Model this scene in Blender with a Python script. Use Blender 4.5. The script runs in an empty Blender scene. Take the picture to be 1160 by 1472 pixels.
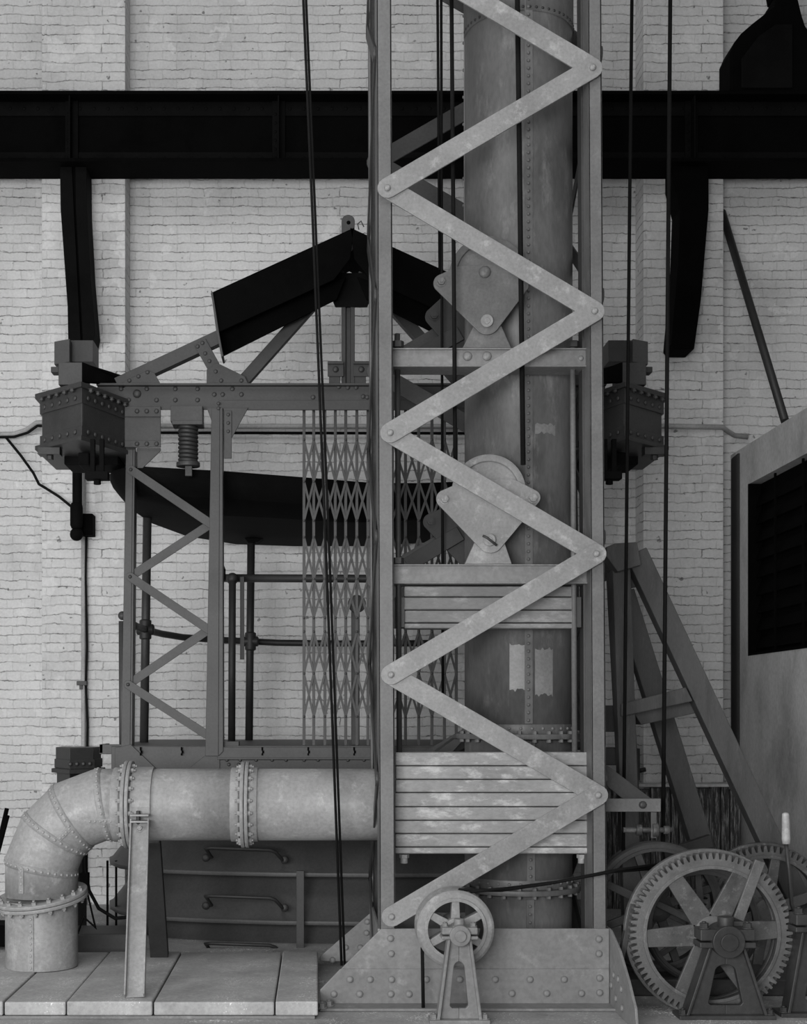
import bpy, bmesh, math, random
from mathutils import Vector, Matrix
random.seed(7)
PI = math.pi
F, CX, CY, EYE = 2000.0, 457.0, 1025.0, 1.68
def W(px, py, Y):
    """point of the place seen at pixel (px, py) of the photograph, at distance Y"""
    return Vector(((px-CX)*Y/F, Y, EYE+(CY-py)*Y/F))
def X_(px, Y): return (px-CX)*Y/F
def Z_(py, Y): return EYE+(CY-py)*Y/F
def S(px, Y): return px*Y/F
COL = bpy.context.scene.collection
V = Vector
NF = V((0, -1, 0))      # towards the viewer

# ------------------------------------------------------------------ materials
def nmat(name):
    m = bpy.data.materials.new(name); m.use_nodes = True
    nt = m.node_tree; b = nt.nodes['Principled BSDF']
    return m, nt, b
def N(nt, t, **k):
    n = nt.nodes.new(t)
    for a, v in k.items():
        if a in n.inputs: n.inputs[a].default_value = v
        else: setattr(n, a, v)
    return n
def ramp(nt, src, stops):
    r = nt.nodes.new('ShaderNodeValToRGB'); e = r.color_ramp.elements
    while len(e) > 1: e.remove(e[0])
    for i, (p, c) in enumerate(stops):
        el = e[0] if i == 0 else e.new(p)
        el.position = p; el.color = (c, c, c, 1) if not hasattr(c, '__len__') else (*c, 1)
    nt.links.new(src, r.inputs['Fac']); return r
def mix(nt, a, b, fac, mode='MIX'):
    m = nt.nodes.new('ShaderNodeMix'); m.data_type = 'RGBA'; m.blend_type = mode
    for i, s in ((6, a), (7, b), (0, fac)):
        if hasattr(s, 'links'): nt.links.new(s, m.inputs[i])
        elif i == 0: m.inputs[0].default_value = s
        else: m.inputs[i].default_value = (s, s, s, 1)
    return m.outputs[2]
def paint(name, base, wear=0.25, dirt=0.4, scale=1.0, rough=0.5, light=None, stretch=(1, 1, 1), bump=0.15, spec=0.4, speck=0):
    """old oil paint on iron: cloudy tone, chalky worn patches, dirty runs"""
    m, nt, b = nmat(name); L = nt.links.new
    tc = N(nt, 'ShaderNodeTexCoord'); mp = N(nt, 'ShaderNodeMapping')
    mp.inputs['Scale'].default_value = stretch
    L(tc.outputs['Object'], mp.inputs['Vector'])
    n1 = N(nt, 'ShaderNodeTexNoise', Scale=3.0*scale, Detail=8.0, Roughness=0.6); L(mp.outputs[0], n1.inputs['Vector'])
    n2 = N(nt, 'ShaderNodeTexNoise', Scale=11.0*scale, Detail=10.0, Roughness=0.72); L(mp.outputs[0], n2.inputs['Vector'])
    n3 = N(nt, 'ShaderNodeTexNoise', Scale=60.0*scale, Detail=4.0, Roughness=0.6); L(mp.outputs[0], n3.inputs['Vector'])
    r1 = ramp(nt, n1.outputs['Fac'], [(0.3, base*(1-dirt)), (0.5, base), (0.72, base*1.18)])
    lt = light if light else base*2.0
    r2 = ramp(nt, n2.outputs['Fac'], [(0.58-wear*0.12, 0.0), (0.74-wear*0.2, min(1, wear*1.9))])
    c = mix(nt, r1.outputs[0], lt, r2.outputs[0])
    r3 = ramp(nt, n3.outputs['Fac'], [(0.35, 0.78), (0.6, 1.08)])
    c = mix(nt, c, r3.outputs[0], 0.6, 'MULTIPLY')
    if speck:
        n5 = N(nt, 'ShaderNodeTexNoise', Scale=95.0, Detail=2.0, Roughness=.5); L(tc.outputs['Object'], n5.inputs['Vector'])
        n6 = N(nt, 'ShaderNodeTexNoise', Scale=2.6, Detail=5.0, Roughness=.7); L(tc.outputs['Object'], n6.inputs['Vector'])
        mm = N(nt, 'ShaderNodeMath', operation='MULTIPLY'); L(n5.outputs['Fac'], mm.inputs[0]); L(n6.outputs['Fac'], mm.inputs[1])
        r5 = ramp(nt, mm.outputs[0], [(.375-speck*.03, 0), (.40-speck*.03, .85)])
        c = mix(nt, c, .75, r5.outputs[0])
    L(c, b.inputs['Base Color'])
    b.inputs['Roughness'].default_value = rough
    b.inputs['Specular IOR Level'].default_value = spec
    bp = N(nt, 'ShaderNodeBump', Strength=bump, Distance=0.01); L(n2.outputs['Fac'], bp.inputs['Height']); L(bp.outputs[0], b.inputs['Normal'])
    return m
def brick(name, flake=.605):
    m, nt, b = nmat(name); L = nt.links.new
    tc = N(nt, 'ShaderNodeTexCoord'); sp = N(nt, 'ShaderNodeSeparateXYZ'); L(tc.outputs['Object'], sp.inputs[0])
    ad = N(nt, 'ShaderNodeMath', operation='ADD'); L(sp.outputs[0], ad.inputs[0]); L(sp.outputs[1], ad.inputs[1])
    cb = N(nt, 'ShaderNodeCombineXYZ'); L(ad.outputs[0], cb.inputs[0]); L(sp.outputs[2], cb.inputs[1])
    nd = N(nt, 'ShaderNodeTexNoise', Scale=5.0, Detail=4.0); L(tc.outputs['Object'], nd.inputs['Vector'])
    vs = N(nt, 'ShaderNodeVectorMath', operation='SCALE'); vs.inputs[3].default_value = 0.05
    sb = N(nt, 'ShaderNodeVectorMath', operation='SUBTRACT'); sb.inputs[1].default_value = (.5, .5, .5)
    L(nd.outputs['Color'], sb.inputs[0]); L(sb.outputs[0], vs.inputs[0])
    va = N(nt, 'ShaderNodeVectorMath', operation='ADD'); L(cb.outputs[0], va.inputs[0]); L(vs.outputs[0], va.inputs[1])
    bt = N(nt, 'ShaderNodeTexBrick'); L(va.outputs[0], bt.inputs['Vector'])
    bt.inputs['Color1'].default_value = (1, 1, 1, 1); bt.inputs['Color2'].default_value = (.90, .90, .90, 1); bt.inputs['Mortar'].default_value = (.9, .9, .9, 1)
    for k, v in (('Scale', 1.0), ('Mortar Size', .0048), ('Mortar Smooth', .35), ('Bias', .1), ('Brick Width', .245), ('Row Height', .082)): bt.inputs[k].default_value = v
    bt.squash = 0.52; bt.squash_frequency = 4
    nf = N(nt, 'ShaderNodeTexNoise', Scale=38.0, Detail=3.0); L(tc.outputs['Object'], nf.inputs['Vector'])
    sf = N(nt, 'ShaderNodeVectorMath', operation='SUBTRACT'); sf.inputs[1].default_value = (.5, .5, .5); L(nf.outputs['Color'], sf.inputs[0])
    vf = N(nt, 'ShaderNodeVectorMath', operation='SCALE'); vf.inputs[3].default_value = 0.022; L(sf.outputs[0], vf.inputs[0])
    vb = N(nt, 'ShaderNodeVectorMath', operation='ADD'); L(va.outputs[0], vb.inputs[0]); L(vf.outputs[0], vb.inputs[1]); L(vb.outputs[0], bt.inputs['Vector'])
    bh = N(nt, 'ShaderNodeTexBrick'); L(vb.outputs[0], bh.inputs['Vector'])
    for k, v in (('Scale', 1.0), ('Mortar Size', .0052), ('Mortar Smooth', .5), ('Brick Width', 400.0), ('Row Height', .082)): bh.inputs[k].default_value = v
    n1 = N(nt, 'ShaderNodeTexNoise', Scale=1.3, Detail=7.0, Roughness=.62); L(tc.outputs['Object'], n1.inputs['Vector'])
    n2 = N(nt, 'ShaderNodeTexNoise', Scale=7.0, Detail=10.0, Roughness=.75); L(tc.outputs['Object'], n2.inputs['Vector'])
    n4 = N(nt, 'ShaderNodeTexNoise', Scale=45.0, Detail=6.0, Roughness=.7); L(tc.outputs['Object'], n4.inputs['Vector'])
    base = ramp(nt, n1.outputs['Fac'], [(.25, .50), (.42, .64), (.55, .70), (.72, .76)])
    c = mix(nt, base.outputs[0], bt.outputs['Color'], .55, 'MULTIPLY')
    # paint is broken along the joints only here and there
    jn = ramp(nt, n2.outputs['Fac'], [(.40, 0.06), (.50, .35), (.64, .95)])
    js = N(nt, 'ShaderNodeMath', operation='MULTIPLY'); js.inputs[1].default_value = .26; L(bt.outputs['Fac'], js.inputs[0])
    ja = N(nt, 'ShaderNodeMath', operation='MAXIMUM'); L(js.outputs[0], ja.inputs[0]); L(bh.outputs['Fac'], ja.inputs[1])
    jm = N(nt, 'ShaderNodeMath', operation='MULTIPLY'); L(ja.outputs[0], jm.inputs[0]); L(jn.outputs[0], jm.inputs[1])
    c = mix(nt, c, .10, jm.outputs[0])
    # flaked light patches
    n3 = N(nt, 'ShaderNodeTexNoise', Scale=4.2, Detail=6.0, Roughness=.55); L(tc.outputs['Object'], n3.inputs['Vector'])
    fl = ramp(nt, n3.outputs['Fac'], [(flake, 0), (flake+.02, .55)])
    c = mix(nt, c, .78, fl.outputs[0])
    # soot-dark holes and chips
    n5 = N(nt, 'ShaderNodeTexNoise', Scale=16.0, Detail=3.0, Roughness=.5); L(tc.outputs['Object'], n5.inputs['Vector'])
    ch = ramp(nt, n5.outputs['Fac'], [(.70, 0), (.73, .75)])
    c = mix(nt, c, .12, ch.outputs[0])
    sp4 = ramp(nt, n4.outputs['Fac'], [(.3, .80), (.65, 1.06)])
    c = mix(nt, c, sp4.outputs[0], .7, 'MULTIPLY')
    L(c, b.inputs['Base Color']); b.inputs['Roughness'].default_value = .85; b.inputs['Specular IOR Level'].default_value = .2
    h1 = N(nt, 'ShaderNodeMath', operation='MULTIPLY'); h1.inputs[1].default_value = -1.0; L(ja.outputs[0], h1.inputs[0])
    h2 = N(nt, 'ShaderNodeMath', operation='ADD'); L(h1.outputs[0], h2.inputs[0]); L(n2.outputs['Fac'], h2.inputs[1])
    bp = N(nt, 'ShaderNodeBump', Strength=.7, Distance=.014); L(h2.outputs[0], bp.inputs['Height']); L(bp.outputs[0], b.inputs['Normal'])
    return m
M = {}
M['brick'] = brick('painted_brick'); M['brick_flaked'] = brick('flaking_painted_brick', .555)
M['steel'] = paint('grey_painted_steel', .13, wear=.18, dirt=.22, light=.22)
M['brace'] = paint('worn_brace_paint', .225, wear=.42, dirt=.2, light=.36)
M['pipe'] = paint('pipe_paint', .27, wear=.34, dirt=.28, light=.43, scale=.8, rough=.45)
M['shaft'] = paint('shaft_paint', .125, wear=.3, dirt=.4, light=.26, scale=.8, stretch=(1, 1, .35), rough=.45)
M['patch'] = paint('repainted_patch', .21, wear=.3, dirt=.2, light=.28)
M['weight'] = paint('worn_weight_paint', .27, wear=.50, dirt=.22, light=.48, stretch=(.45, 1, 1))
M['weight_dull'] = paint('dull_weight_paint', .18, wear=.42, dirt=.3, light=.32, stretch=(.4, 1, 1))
M['plate'] = paint('floor_plate_iron', .36, wear=.3, dirt=.2, light=.48, speck=.2, scale=.8, rough=.7, spec=.2)
M['base'] = paint('base_plate_paint', .185, wear=.25, dirt=.25, light=.38, scale=.6)
M['cheek'] = paint('cheek_plate_paint', .12, wear=.25, dirt=.35, light=.22)
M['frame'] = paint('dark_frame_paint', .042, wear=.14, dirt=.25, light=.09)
M['dframe'] = paint('darker_frame_paint', .028, wear=.1, dirt=.3, light=.055)
M['black'] = paint('sooty_black_iron', .0022, wear=.05, dirt=.5, light=.008, spec=.04, rough=.85)
M['soot'] = paint('sooty_dark_iron', .0045, wear=.1, dirt=.4, light=.014, spec=.06, rough=.8)
M['cable'] = paint('greased_cable', .009, wear=.1, light=.02, rough=.75, spec=.08)
M['gate'] = paint('gate_paint', .045, wear=.1, dirt=.3, light=.09)
M['gear'] = paint('machine_paint', .12, wear=.3, dirt=.45, light=.24, scale=1.6)
M['dgear'] = paint('dirty_machine_paint', .085, wear=.35, dirt=.5, light=.2, scale=2.0)
M['gdark'] = paint('oily_machine_iron', .042, wear=.2, dirt=.5, light=.09)
M['tier'] = paint('cowl_paint', .062, wear=.08, dirt=.2, light=.12, rough=.5)
M['wood'] = paint('painted_timber', .068, wear=.15, dirt=.35, light=.17, stretch=(3, 3, .5), rough=.7)
M['oldwood'] = paint('weathered_timber', .07, wear=.7, dirt=.7, light=.34, stretch=(7, 7, .5), rough=.85, bump=.5)
M['conc'] = paint('concrete_render', .50, wear=.25, dirt=.35, light=.68, scale=.7, rough=.85, stretch=(1, 1, .6))
M['floor'] = paint('concrete_floor', .30, wear=.3, dirt=.3, light=.45, speck=1, rough=.8)
M['conduit'] = paint('conduit_paint', .38, wear=.3, dirt=.3, light=.5)
M['white'] = paint('white_grip_paint', .42, wear=.4, dirt=.3, light=.6)
m, nt, b = nmat('lamp_glass'); b.inputs['Base Color'].default_value = (.55, .55, .55, 1); b.inputs['Roughness'].default_value = .15; b.inputs['Transmission Weight'].default_value = .25
M['bulb'] = m

# ------------------------------------------------------------------ mesh builder
OFF = {}
def basis(n):
    n = n.normalized()
    u = V((0, 0, 1)).cross(n)
    if u.length < 1e-4: u = V((1, 0, 0))
    u.normalize(); return u, n.cross(u).normalized(), n
class MB:
    def __init__(s): s.v = []; s.f = []; s.sm = []
    def add(s, vs, fs, smooth=False):
        o = len(s.v); s.v += [V(p) for p in vs]
        for k, f in enumerate(fs):
            s.f.append([i+o for i in f]); s.sm.append(smooth if not isinstance(smooth, list) else smooth[k])
        return s
    def box(s, x0, x1, y0, y1, z0, z1):
        p = [(x, y, z) for x in (x0, x1) for y in (y0, y1) for z in (z0, z1)]
        return s.add(p, [(0, 1, 3, 2), (4, 6, 7, 5), (0, 4, 5, 1), (2, 3, 7, 6), (0, 2, 6, 4), (1, 5, 7, 3)])
    def prism(s, pts, d, smooth=False):
        n = len(pts); pts = [V(p) for p in pts]; d = V(d)
        fs = [list(range(n)), list(range(2*n-1, n-1, -1))]+[(i, (i+1) % n, n+(i+1) % n, n+i) for i in range(n)]
        return s.add(pts+[p+d for p in pts], fs, [False, False]+[smooth]*n)
    def ppx(s, pl, Y0, Y1, smooth=False):
        return s.prism([W(a, b, Y0) for a, b in pl], (0, Y1-Y0, 0), smooth)
    def bpx(s, x0, x1, y0, y1, Y0, Y1): return s.ppx([(x0, y0), (x1, y0), (x1, y1), (x0, y1)], Y0, Y1)
    def beam(s, p, q, w, t, side=None, ends=False):
        """bar from p to q; width w across, thickness t along side vector (starts at p, grows along side)"""
        p, q = V(p), V(q); side = V(side if side else (0, 1, 0)); d = (q-p).normalized()
        a = d.cross(side).normalized(); side = a.cross(d).normalized() if not side.dot(a.cross(d)) < 0 else -(a.cross(d).normalized())
        out = []
        if ends:
            for k in range(9):
                an = PI/2+PI*k/8; out.append(p+d*math.cos(an)*w/2+a*math.sin(an)*w/2)
            for k in range(9):
                an = -PI/2+PI*k/8; out.append(q+d*math.cos(an)*w/2+a*math.sin(an)*w/2)
        else: out = [p+a*w/2, p-a*w/2, q-a*w/2, q+a*w/2]
        return s.prism(out, side*t)
    def cyl(s, p, q, r, seg=16, r2=None, smooth=True):
        p, q = V(p), V(q); r2 = r if r2 is None else r2; u, v, n = basis(q-p)
        vs = [p+(u*math.cos(2*PI*i/seg)+v*math.sin(2*PI*i/seg))*r for i in range(seg)]+[q+(u*math.cos(2*PI*i/seg)+v*math.sin(2*PI*i/seg))*r2 for i in range(seg)]
        fs = [(i, (i+1) % seg, seg+(i+1) % seg, seg+i) for i in range(seg)]+[list(range(seg)), list(range(seg, 2*seg))]
        return s.add(vs, fs, [smooth]*seg+[False, False])
    def ring(s, c, n, ro, ri, t, seg=48):
        """annulus of thickness t along n starting at c"""
        c = V(c); u, v, n = basis(V(n)); vs = []
        for r, h in ((ro, 0), (ro, t), (ri, t), (ri, 0)):
            vs += [c+(u*math.cos(2*PI*i/seg)+v*math.sin(2*PI*i/seg))*r+n*h for i in range(seg)]
        fs = []; sm = []
        for k in range(4):
            for i in range(seg):
                j = (i+1) % seg; fs.append((k*seg+i, k*seg+j, ((k+1) % 4)*seg+j, ((k+1) % 4)*seg+i)); sm.append(k % 2 == 0)
        return s.add(vs, fs, sm)
    def lathe(s, prof, c, n=(0, 0, 1), seg=48, smooth=True):
        c = V(c); u, v, n = basis(V(n)); k = len(prof); vs = []
        for r, h in prof: vs += [c+(u*math.cos(2*PI*i/seg)+v*math.sin(2*PI*i/seg))*r+n*h for i in range(seg)]
        fs = [(a*seg+i, a*seg+(i+1) % seg, (a+1)*seg+(i+1) % seg, (a+1)*seg+i) for a in range(k-1) for i in range(seg)]
        fl = [smooth]*len(fs)
        if prof[0] != prof[-1]: fs += [list(range(seg)), list(range((k-1)*seg, k*seg))]; fl += [False, False]
        return s.add(vs, fs, fl)
    def tube(s, pts, r, seg=10, caps=True, smooth=True):
        pts = [V(p) for p in pts]; n = len(pts); rings = []
        d0 = (pts[1]-pts[0]).normalized(); u, v, _ = basis(d0)
        cur = [u*math.cos(2*PI*i/seg)*r+v*math.sin(2*PI*i/seg)*r for i in range(seg)]
        rings.append([pts[0]+c for c in cur])
        for k in range(1, n):
            din = (pts[k]-pts[k-1]).normalized()
            if k < n-1: nn = (din+(pts[k+1]-pts[k]).normalized()).normalized()
            else: nn = din
            new = []
            for c in rings[-1]:
                t = (pts[k]-c).dot(nn)/max(din.dot(nn), 1e-3); new.append(c+din*t)
            rings.append(new)
        vs = [p for rg in rings for p in rg]
        fs = [(a*seg+i, a*seg+(i+1) % seg, (a+1)*seg+(i+1) % seg, (a+1)*seg+i) for a in range(n-1) for i in range(seg)]
        fl = [smooth]*len(fs)
        if caps: fs += [list(range(seg)), list(range((n-1)*seg, n*seg))]; fl += [False]*2
        return s.add(vs, fs, fl)
    def ball(s, c, r, seg=16, sc=(1, 1, 1)):
        c = V(c); vs = []; rows = seg//2
        for a in range(1, rows):
            th = PI*a/rows
            vs += [c+V((math.sin(th)*math.cos(2*PI*i/seg)*r*sc[0], math.sin(th)*math.sin(2*PI*i/seg)*r*sc[1], math.cos(th)*r*sc[2])) for i in range(seg)]
        t = len(vs); vs += [c+V((0, 0, r*sc[2])), c-V((0, 0, r*sc[2]))]
        fs = [(a*seg+i, a*seg+(i+1) % seg, (a+1)*seg+(i+1) % seg, (a+1)*seg+i) for a in range(rows-2) for i in range(seg)]
        fs += [(t, i, (i+1) % seg) for i in range(seg)]+[(t+1, (rows-2)*seg+i, (rows-2)*seg+(i+1) % seg) for i in range(seg)]
        return s.add(vs, fs, True)
    def dome(s, c, n, r, h=None):
        h = h or r*.6
        return s.lathe([(r, 0), (r*.95, h*.4), (r*.7, h*.8), (r*.3, h)], c, n, 10)
    def hexb(s, c, n, r, h): return s.cyl(c, V(c)+V(n).normalized()*h, r, 6, smooth=False)
    def mirror(s, xc):
        for p in s.v: p.x = 2*xc-p.x
        return s
    def build(s, name, mat, parent=None, bevel=.003, loc=None):
        me = bpy.data.meshes.new(name)
        if parent is not None: off = OFF[parent.name]
        elif loc is not None: off = V(loc)
        else:
            xs = [p.x for p in s.v]; ys = [p.y for p in s.v]; zs = [p.z for p in s.v]
            off = V(((min(xs)+max(xs))/2, (min(ys)+max(ys))/2, min(zs)))
        me.from_pydata([p-off for p in s.v], [], s.f)
        for p, sm in zip(me.polygons, s.sm): p.use_smooth = sm
        bm = bmesh.new(); bm.from_mesh(me); bmesh.ops.recalc_face_normals(bm, faces=bm.faces); bm.to_mesh(me); bm.free()
        me.materials.append(M[mat] if isinstance(mat, str) else mat)
        o = bpy.data.objects.new(name, me); COL.objects.link(o); OFF[o.name] = off.copy()
        if parent is not None: o.parent = parent
        else: o.location = off
        if bevel:
            b = o.modifiers.new('bevel', 'BEVEL'); b.width = bevel; b.segments = 2; b.limit_method = 'ANGLE'; b.angle_limit = math.radians(38)
        return o
def tag(o, label, cat, group=None, kind=None):
    if label: o['label'] = label
    if cat: o['category'] = cat
    if group: o['group'] = group
    if kind: o['kind'] = kind
    return o
def thing(name, loc, label, cat, group=None):
    o = bpy.data.objects.new(name, None); COL.objects.link(o); o.location = loc; o.empty_display_size = .1
    OFF[o.name] = V(loc); return tag(o, label, cat, group)
def struct(o): o['kind'] = 'structure'; return o
def copies(mb, name, mat, parent, pts, bevel=0):
    """mb holds the shape at the world origin; one object for each point"""
    off = OFF[parent.name]; OFF['__tmp'] = V((0, 0, 0)); res = []
    me = None
    for p in pts:
        if me is None:
            o = mb.build(name, mat, None, bevel, loc=(0, 0, 0)); me = o.data; first = o
        else:
            o = first.copy(); COL.objects.link(o)
        o.parent = parent; o.location = V(p)-off; OFF[o.name] = V(p); res.append(o)
    return res
def rivets(parent, pts, r=.014, n=NF, mat='steel', name='rivet', h=None):
    return copies(MB().dome((0, 0, 0), n, r, h), name, mat, parent, pts)
def bolts(parent, pts, r=.014, n=NF, mat='steel', name='bolt', h=None):
    h = h or r; n = V(n).normalized()
    mb = MB().cyl((0, 0, 0), n*h*.25, r*1.35, 14).hexb(n*h*.25, n, r, h).cyl(n*h*1.2, n*h*1.6, r*.5, 10)
    return copies(mb, name, mat, parent, pts)
def lobed(pts, seg=7):
    """outline of px circles (x, y, r) joined by outer tangents, clockwise convex order -> rounded hull"""
    allp = []
    for x, y, r in pts:
        for k in range(28): allp.append((x+r*math.cos(2*PI*k/28), y+r*math.sin(2*PI*k/28)))
    allp = sorted(set(allp))
    def half(ps):
        h = []
        for p in ps:
            while len(h) > 1 and (h[-1][0]-h[-2][0])*(p[1]-h[-2][1])-(h[-1][1]-h[-2][1])*(p[0]-h[-2][0]) <= 0: h.pop()
            h.append(p)
        return h
    a = half(allp); b = half(allp[::-1]); return a[:-1]+b[:-1]

# ------------------------------------------------------------------ setting
WY, PY_ = 12.5, 12.19
struct(MB().box(-9, 9, WY, WY+.4, 0, 11).build('wall_back', 'brick', bevel=0))
struct(MB().box(X_(60, PY_), X_(180, PY_), PY_, WY+.02, 0, 11).build('wall_left_pilaster', 'brick_flaked', bevel=.006))
struct(MB().box(X_(925, PY_), X_(1040, PY_), PY_, WY+.02, 0, 11).build('wall_right_pilaster', 'brick', bevel=.006))
struct(MB().box(-9, 9, -3, WY+.4, -.3, 0).build('floor', 'floor', bevel=0))

# girder on two brackets
GY0, GY1 = 11.78, 12.17
zt, zb = Z_(130, GY0), Z_(232, GY0)
g = thing('overhead_girder', (0, (GY0+GY1)/2, zb), 'long black riveted girder crossing the brick wall, resting on two brackets', 'girder')
MB().box(-8.5, 8.5, GY0+.17, GY0+.21, zb+.02, zt-.02).build('web', 'black', g)
MB().box(-8.5, 8.5, GY0, GY1, zt-.03, zt).build('top_flange', 'black', g)
MB().box(-8.5, 8.5, GY0, GY1, zb, zb+.03).build('bottom_flange', 'black', g)
for a, b_ in ((zt-.03-.12, zt-.03), (zb+.03, zb+.14)):
    mb = MB().box(-8.5, 8.5, GY0+.15, GY0+.17, a, b_)
    for i in range(70): mb.dome(V((-4.2+i*.12, GY0+.15, (a+b_)/2)), NF, .016)
    mb.build('flange_angle', 'soot', g)
for px in (99, 400, 1000):
    x = X_(px, GY0); mb = MB().box(x-.055, x+.055, GY0+.13, GY0+.17, zb+.03, zt-.03).box(x-.006, x+.006, GY0+.02, GY0+.17, zb+.03, zt-.03)
    for i in range(6): mb.dome(V((x-.03, GY0+.13, zb+.08+i*.075)), NF, .014)
    mb.build('stiffener', 'soot', g)
lb = thing('wall_bracket', W(115, 490, 12.0), 'left-hand dark bracket of twin channels carrying the girder on the left pilaster', 'bracket')
MB().ppx([(86, 233), (103, 233), (106, 300), (116, 490), (98, 490), (97, 440), (87, 300)], 11.9, 12.17).build('channel', 'soot', lb)
MB().ppx([(108, 233), (124, 233), (125, 300), (130, 395), (137, 478), (134, 492), (119, 490), (109, 300)], 11.9, 12.17).build('channel', 'soot', lb)
MB().ppx([(103, 233), (108, 233), (110, 300), (119, 488), (115, 488), (105, 300)], 11.93, 12.17).build('spacer', 'black', lb)
rb = MB().ppx([(968, 233), (968, 262), (978, 300), (975, 380), (965, 495), (970, 502), (998, 502), (1008, 430), (1019, 300), (1019, 233)], 11.88, 12.17).build('wall_bracket', 'black', None, .01)
tag(rb, 'curved jet-black bracket under the girder on the right pilaster', 'bracket')
hd = thing('winch_housing', W(1110, 131, 11.9), 'large black rounded housing standing on top of the girder at upper right', 'housing')
MB().ppx([(1050, 131), (1050, 74), (1056, 60), (1066, 47), (1082, 33), (1100, 19), (1114, 7), (1118, -12), (1145, -14), (1153, 20), (1158, 36), (1175, 60), (1200, 75), (1200, 131)], 11.8, 12.15).build('casing', 'black', hd, .02)
MB().ppx([(1110, -45), (1150, -45), (1148, -10), (1116, -10)], 11.85, 12.1).build('cap', 'black', hd, .01)
MB().ppx([(1066, 126), (1066, 84), (1090, 52), (1116, 34), (1140, 34), (1140, 126)], 11.77, 11.8).build('cover_plate', 'soot', hd, .01)

# ------------------------------------------------------------------ concrete booth on the right with louvred opening
bx = 3.65
bo = thing('concrete_booth', (4.6, 9.2, 0), 'rendered concrete booth with a black louvred opening at the right edge', 'booth')
gy0, gy1, gz0, gz1, bt_ = 8.6, 11.8, 2.165, 3.62, 3.96
mb = MB()
mb.box(bx, 6.2, 6.2, gy0, 0, bt_).box(bx, 6.2, gy1, 12.3, 0, bt_).box(bx, 6.2, gy0, gy1, 0, gz0).box(bx, 6.2, gy0, gy1, gz1, bt_)
mb.build('wall_shell', 'conc', bo, .0)
MB().prism([(bx-.02, 12.05, 0), (bx, 12.3, 0), (bx+.02, 12.3, 0), (bx+.02, 12.02, 0)], (0, 0, bt_-.03)).build('corner_bead', 'dframe', bo, .01)
MB().box(bx+.10, bx+.14, gy0, gy1, gz0, gz1).build('dark_backing', 'black', bo, 0)  # black sheet close behind the louvres, painted as the dark inside
MB().box(bx-.004, bx+.1, gy1-.03, gy1-.001, gz0, gz1).build('dark_lining', 'black', bo, 0); MB().box(bx-.004, bx+.1, gy0, gy1-.03, gz0, gz0+.02).build('dark_lining', 'black', bo, 0)  # black lining puts the shade of the reveal into its colour
k = 0; z = gz0+.06
while z < gz1-.05:
    MB().prism([(bx+.055, gy0+.01, z), (bx+.09, gy0+.01, z+.10), (bx+.095, gy0+.01, z+.10), (bx+.062, gy0+.01, z-.005)], (0, gy1-gy0-.02, 0)).build('louvre', 'black', bo, .0); z += .15
for y in (9.6, 10.6, 11.25): MB().box(bx+.04, bx+.055, y-.012, y+.012, gz0, gz1).build('mullion', 'black', bo, .0)
r = MB().tube([W(1038, 305, 12.4), V((3.70, 11.02, bt_+.03))], .033, 12).build('leaning_rod', 'dframe', None, 0)
tag(r, 'dark round iron rod leaning from the booth top up to the wall', 'rod')

# horizontal conduit on the wall, in runs
def conduit(pts, label, r=.022, mat='conduit', name='wall_conduit'):
    o = MB().tube(pts, r, 8).build(name, mat, None, 0); return tag(o, label, 'conduit')
c1 = MB().tube([W(-30, 625, 12.44), W(20, 624, 12.44), W(38, 618, 12.40), W(52, 608, 12.16), W(66, 607, 12.16), W(176, 610, 12.16), W(184, 612, 12.44), W(300, 613, 12.44), W(924, 613, 12.47), W(928, 612, 12.15), W(1038, 614, 12.15), W(1046, 620, 12.3), W(1056, 626, 12.44), W(1075, 628, 12.44)], .022, 8).build('wall_conduit', 'conduit', None, 0)
tag(c1, 'pale conduit pipe running level across the brick wall at half height', 'conduit')
c2 = MB().tube([W(-30, 629, 12.40), W(20, 628, 12.40), W(40, 622, 12.36), W(54, 612, 12.12), W(176, 616, 12.12), W(186, 622, 12.44), W(700, 623, 12.44)], .012, 8).build('wall_cable', 'cable', None, 0)
tag(c2, 'thin dark cable clipped just below the pale level conduit', 'cable')
c3 = MB().tube([W(8, 628, 12.40), W(30, 655, 12.42), W(48, 680, 12.3), W(56, 696, 12.13), W(66, 702, 12.15), W(85, 714, 12.15), W(106, 731, 12.12)], .012, 8).build('hanging_cable', 'cable', None, 0)
tag(c3, 'slack dark cable dropping from the conduit to the black switch on left pilaster', 'cable')
c4 = MB().tube([W(120, 640, 12.15), W(120, 1080, 12.15), W(122, 1300, 12.15)], .02, 8).build('vertical_conduit', 'conduit', None, 0)
tag(c4, 'pale vertical conduit down the middle of the left pilaster', 'conduit')
c5 = MB().tube([W(124, 768, 12.14), W(123, 830, 12.14), W(125, 930, 12.14), W(123, 985, 12.14), W(126, 1040, 12.14), W(125, 1100, 12.14), W(126, 1200, 12.14)], .010, 8).build('drop_cable', 'cable', None, 0)
tag(c5, 'thin dark cable hanging beside the vertical conduit below the black switch box', 'cable')
cp = MB().bpx(110, 124, 979, 985, 12.10, 12.18).bpx(114, 118, 985, 991, 12.11, 12.18).build('conduit_clip', 'frame', None, .002)
tag(cp, 'small dark clip holding the vertical conduit on the left pilaster', 'clip')
sw = thing('wall_switch', W(124, 768, 12.1), 'black switch box with ball-ended pipe handle on the left pilaster', 'switch')
MB().bpx(114, 133, 738, 769, 12.02, 12.18).build('switch_box', 'black', sw, .006)
MB().tube([W(111, 640, 11.95), W(111, 735, 11.95)], .042, 14).build('pipe', 'soot', sw)
MB().lathe([(.042, 0), (.055, .03), (.055, .18), (.045, .22)], W(110, 760, 11.95), (0, 0, 1), 18).build('collar', 'soot', sw)
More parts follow.
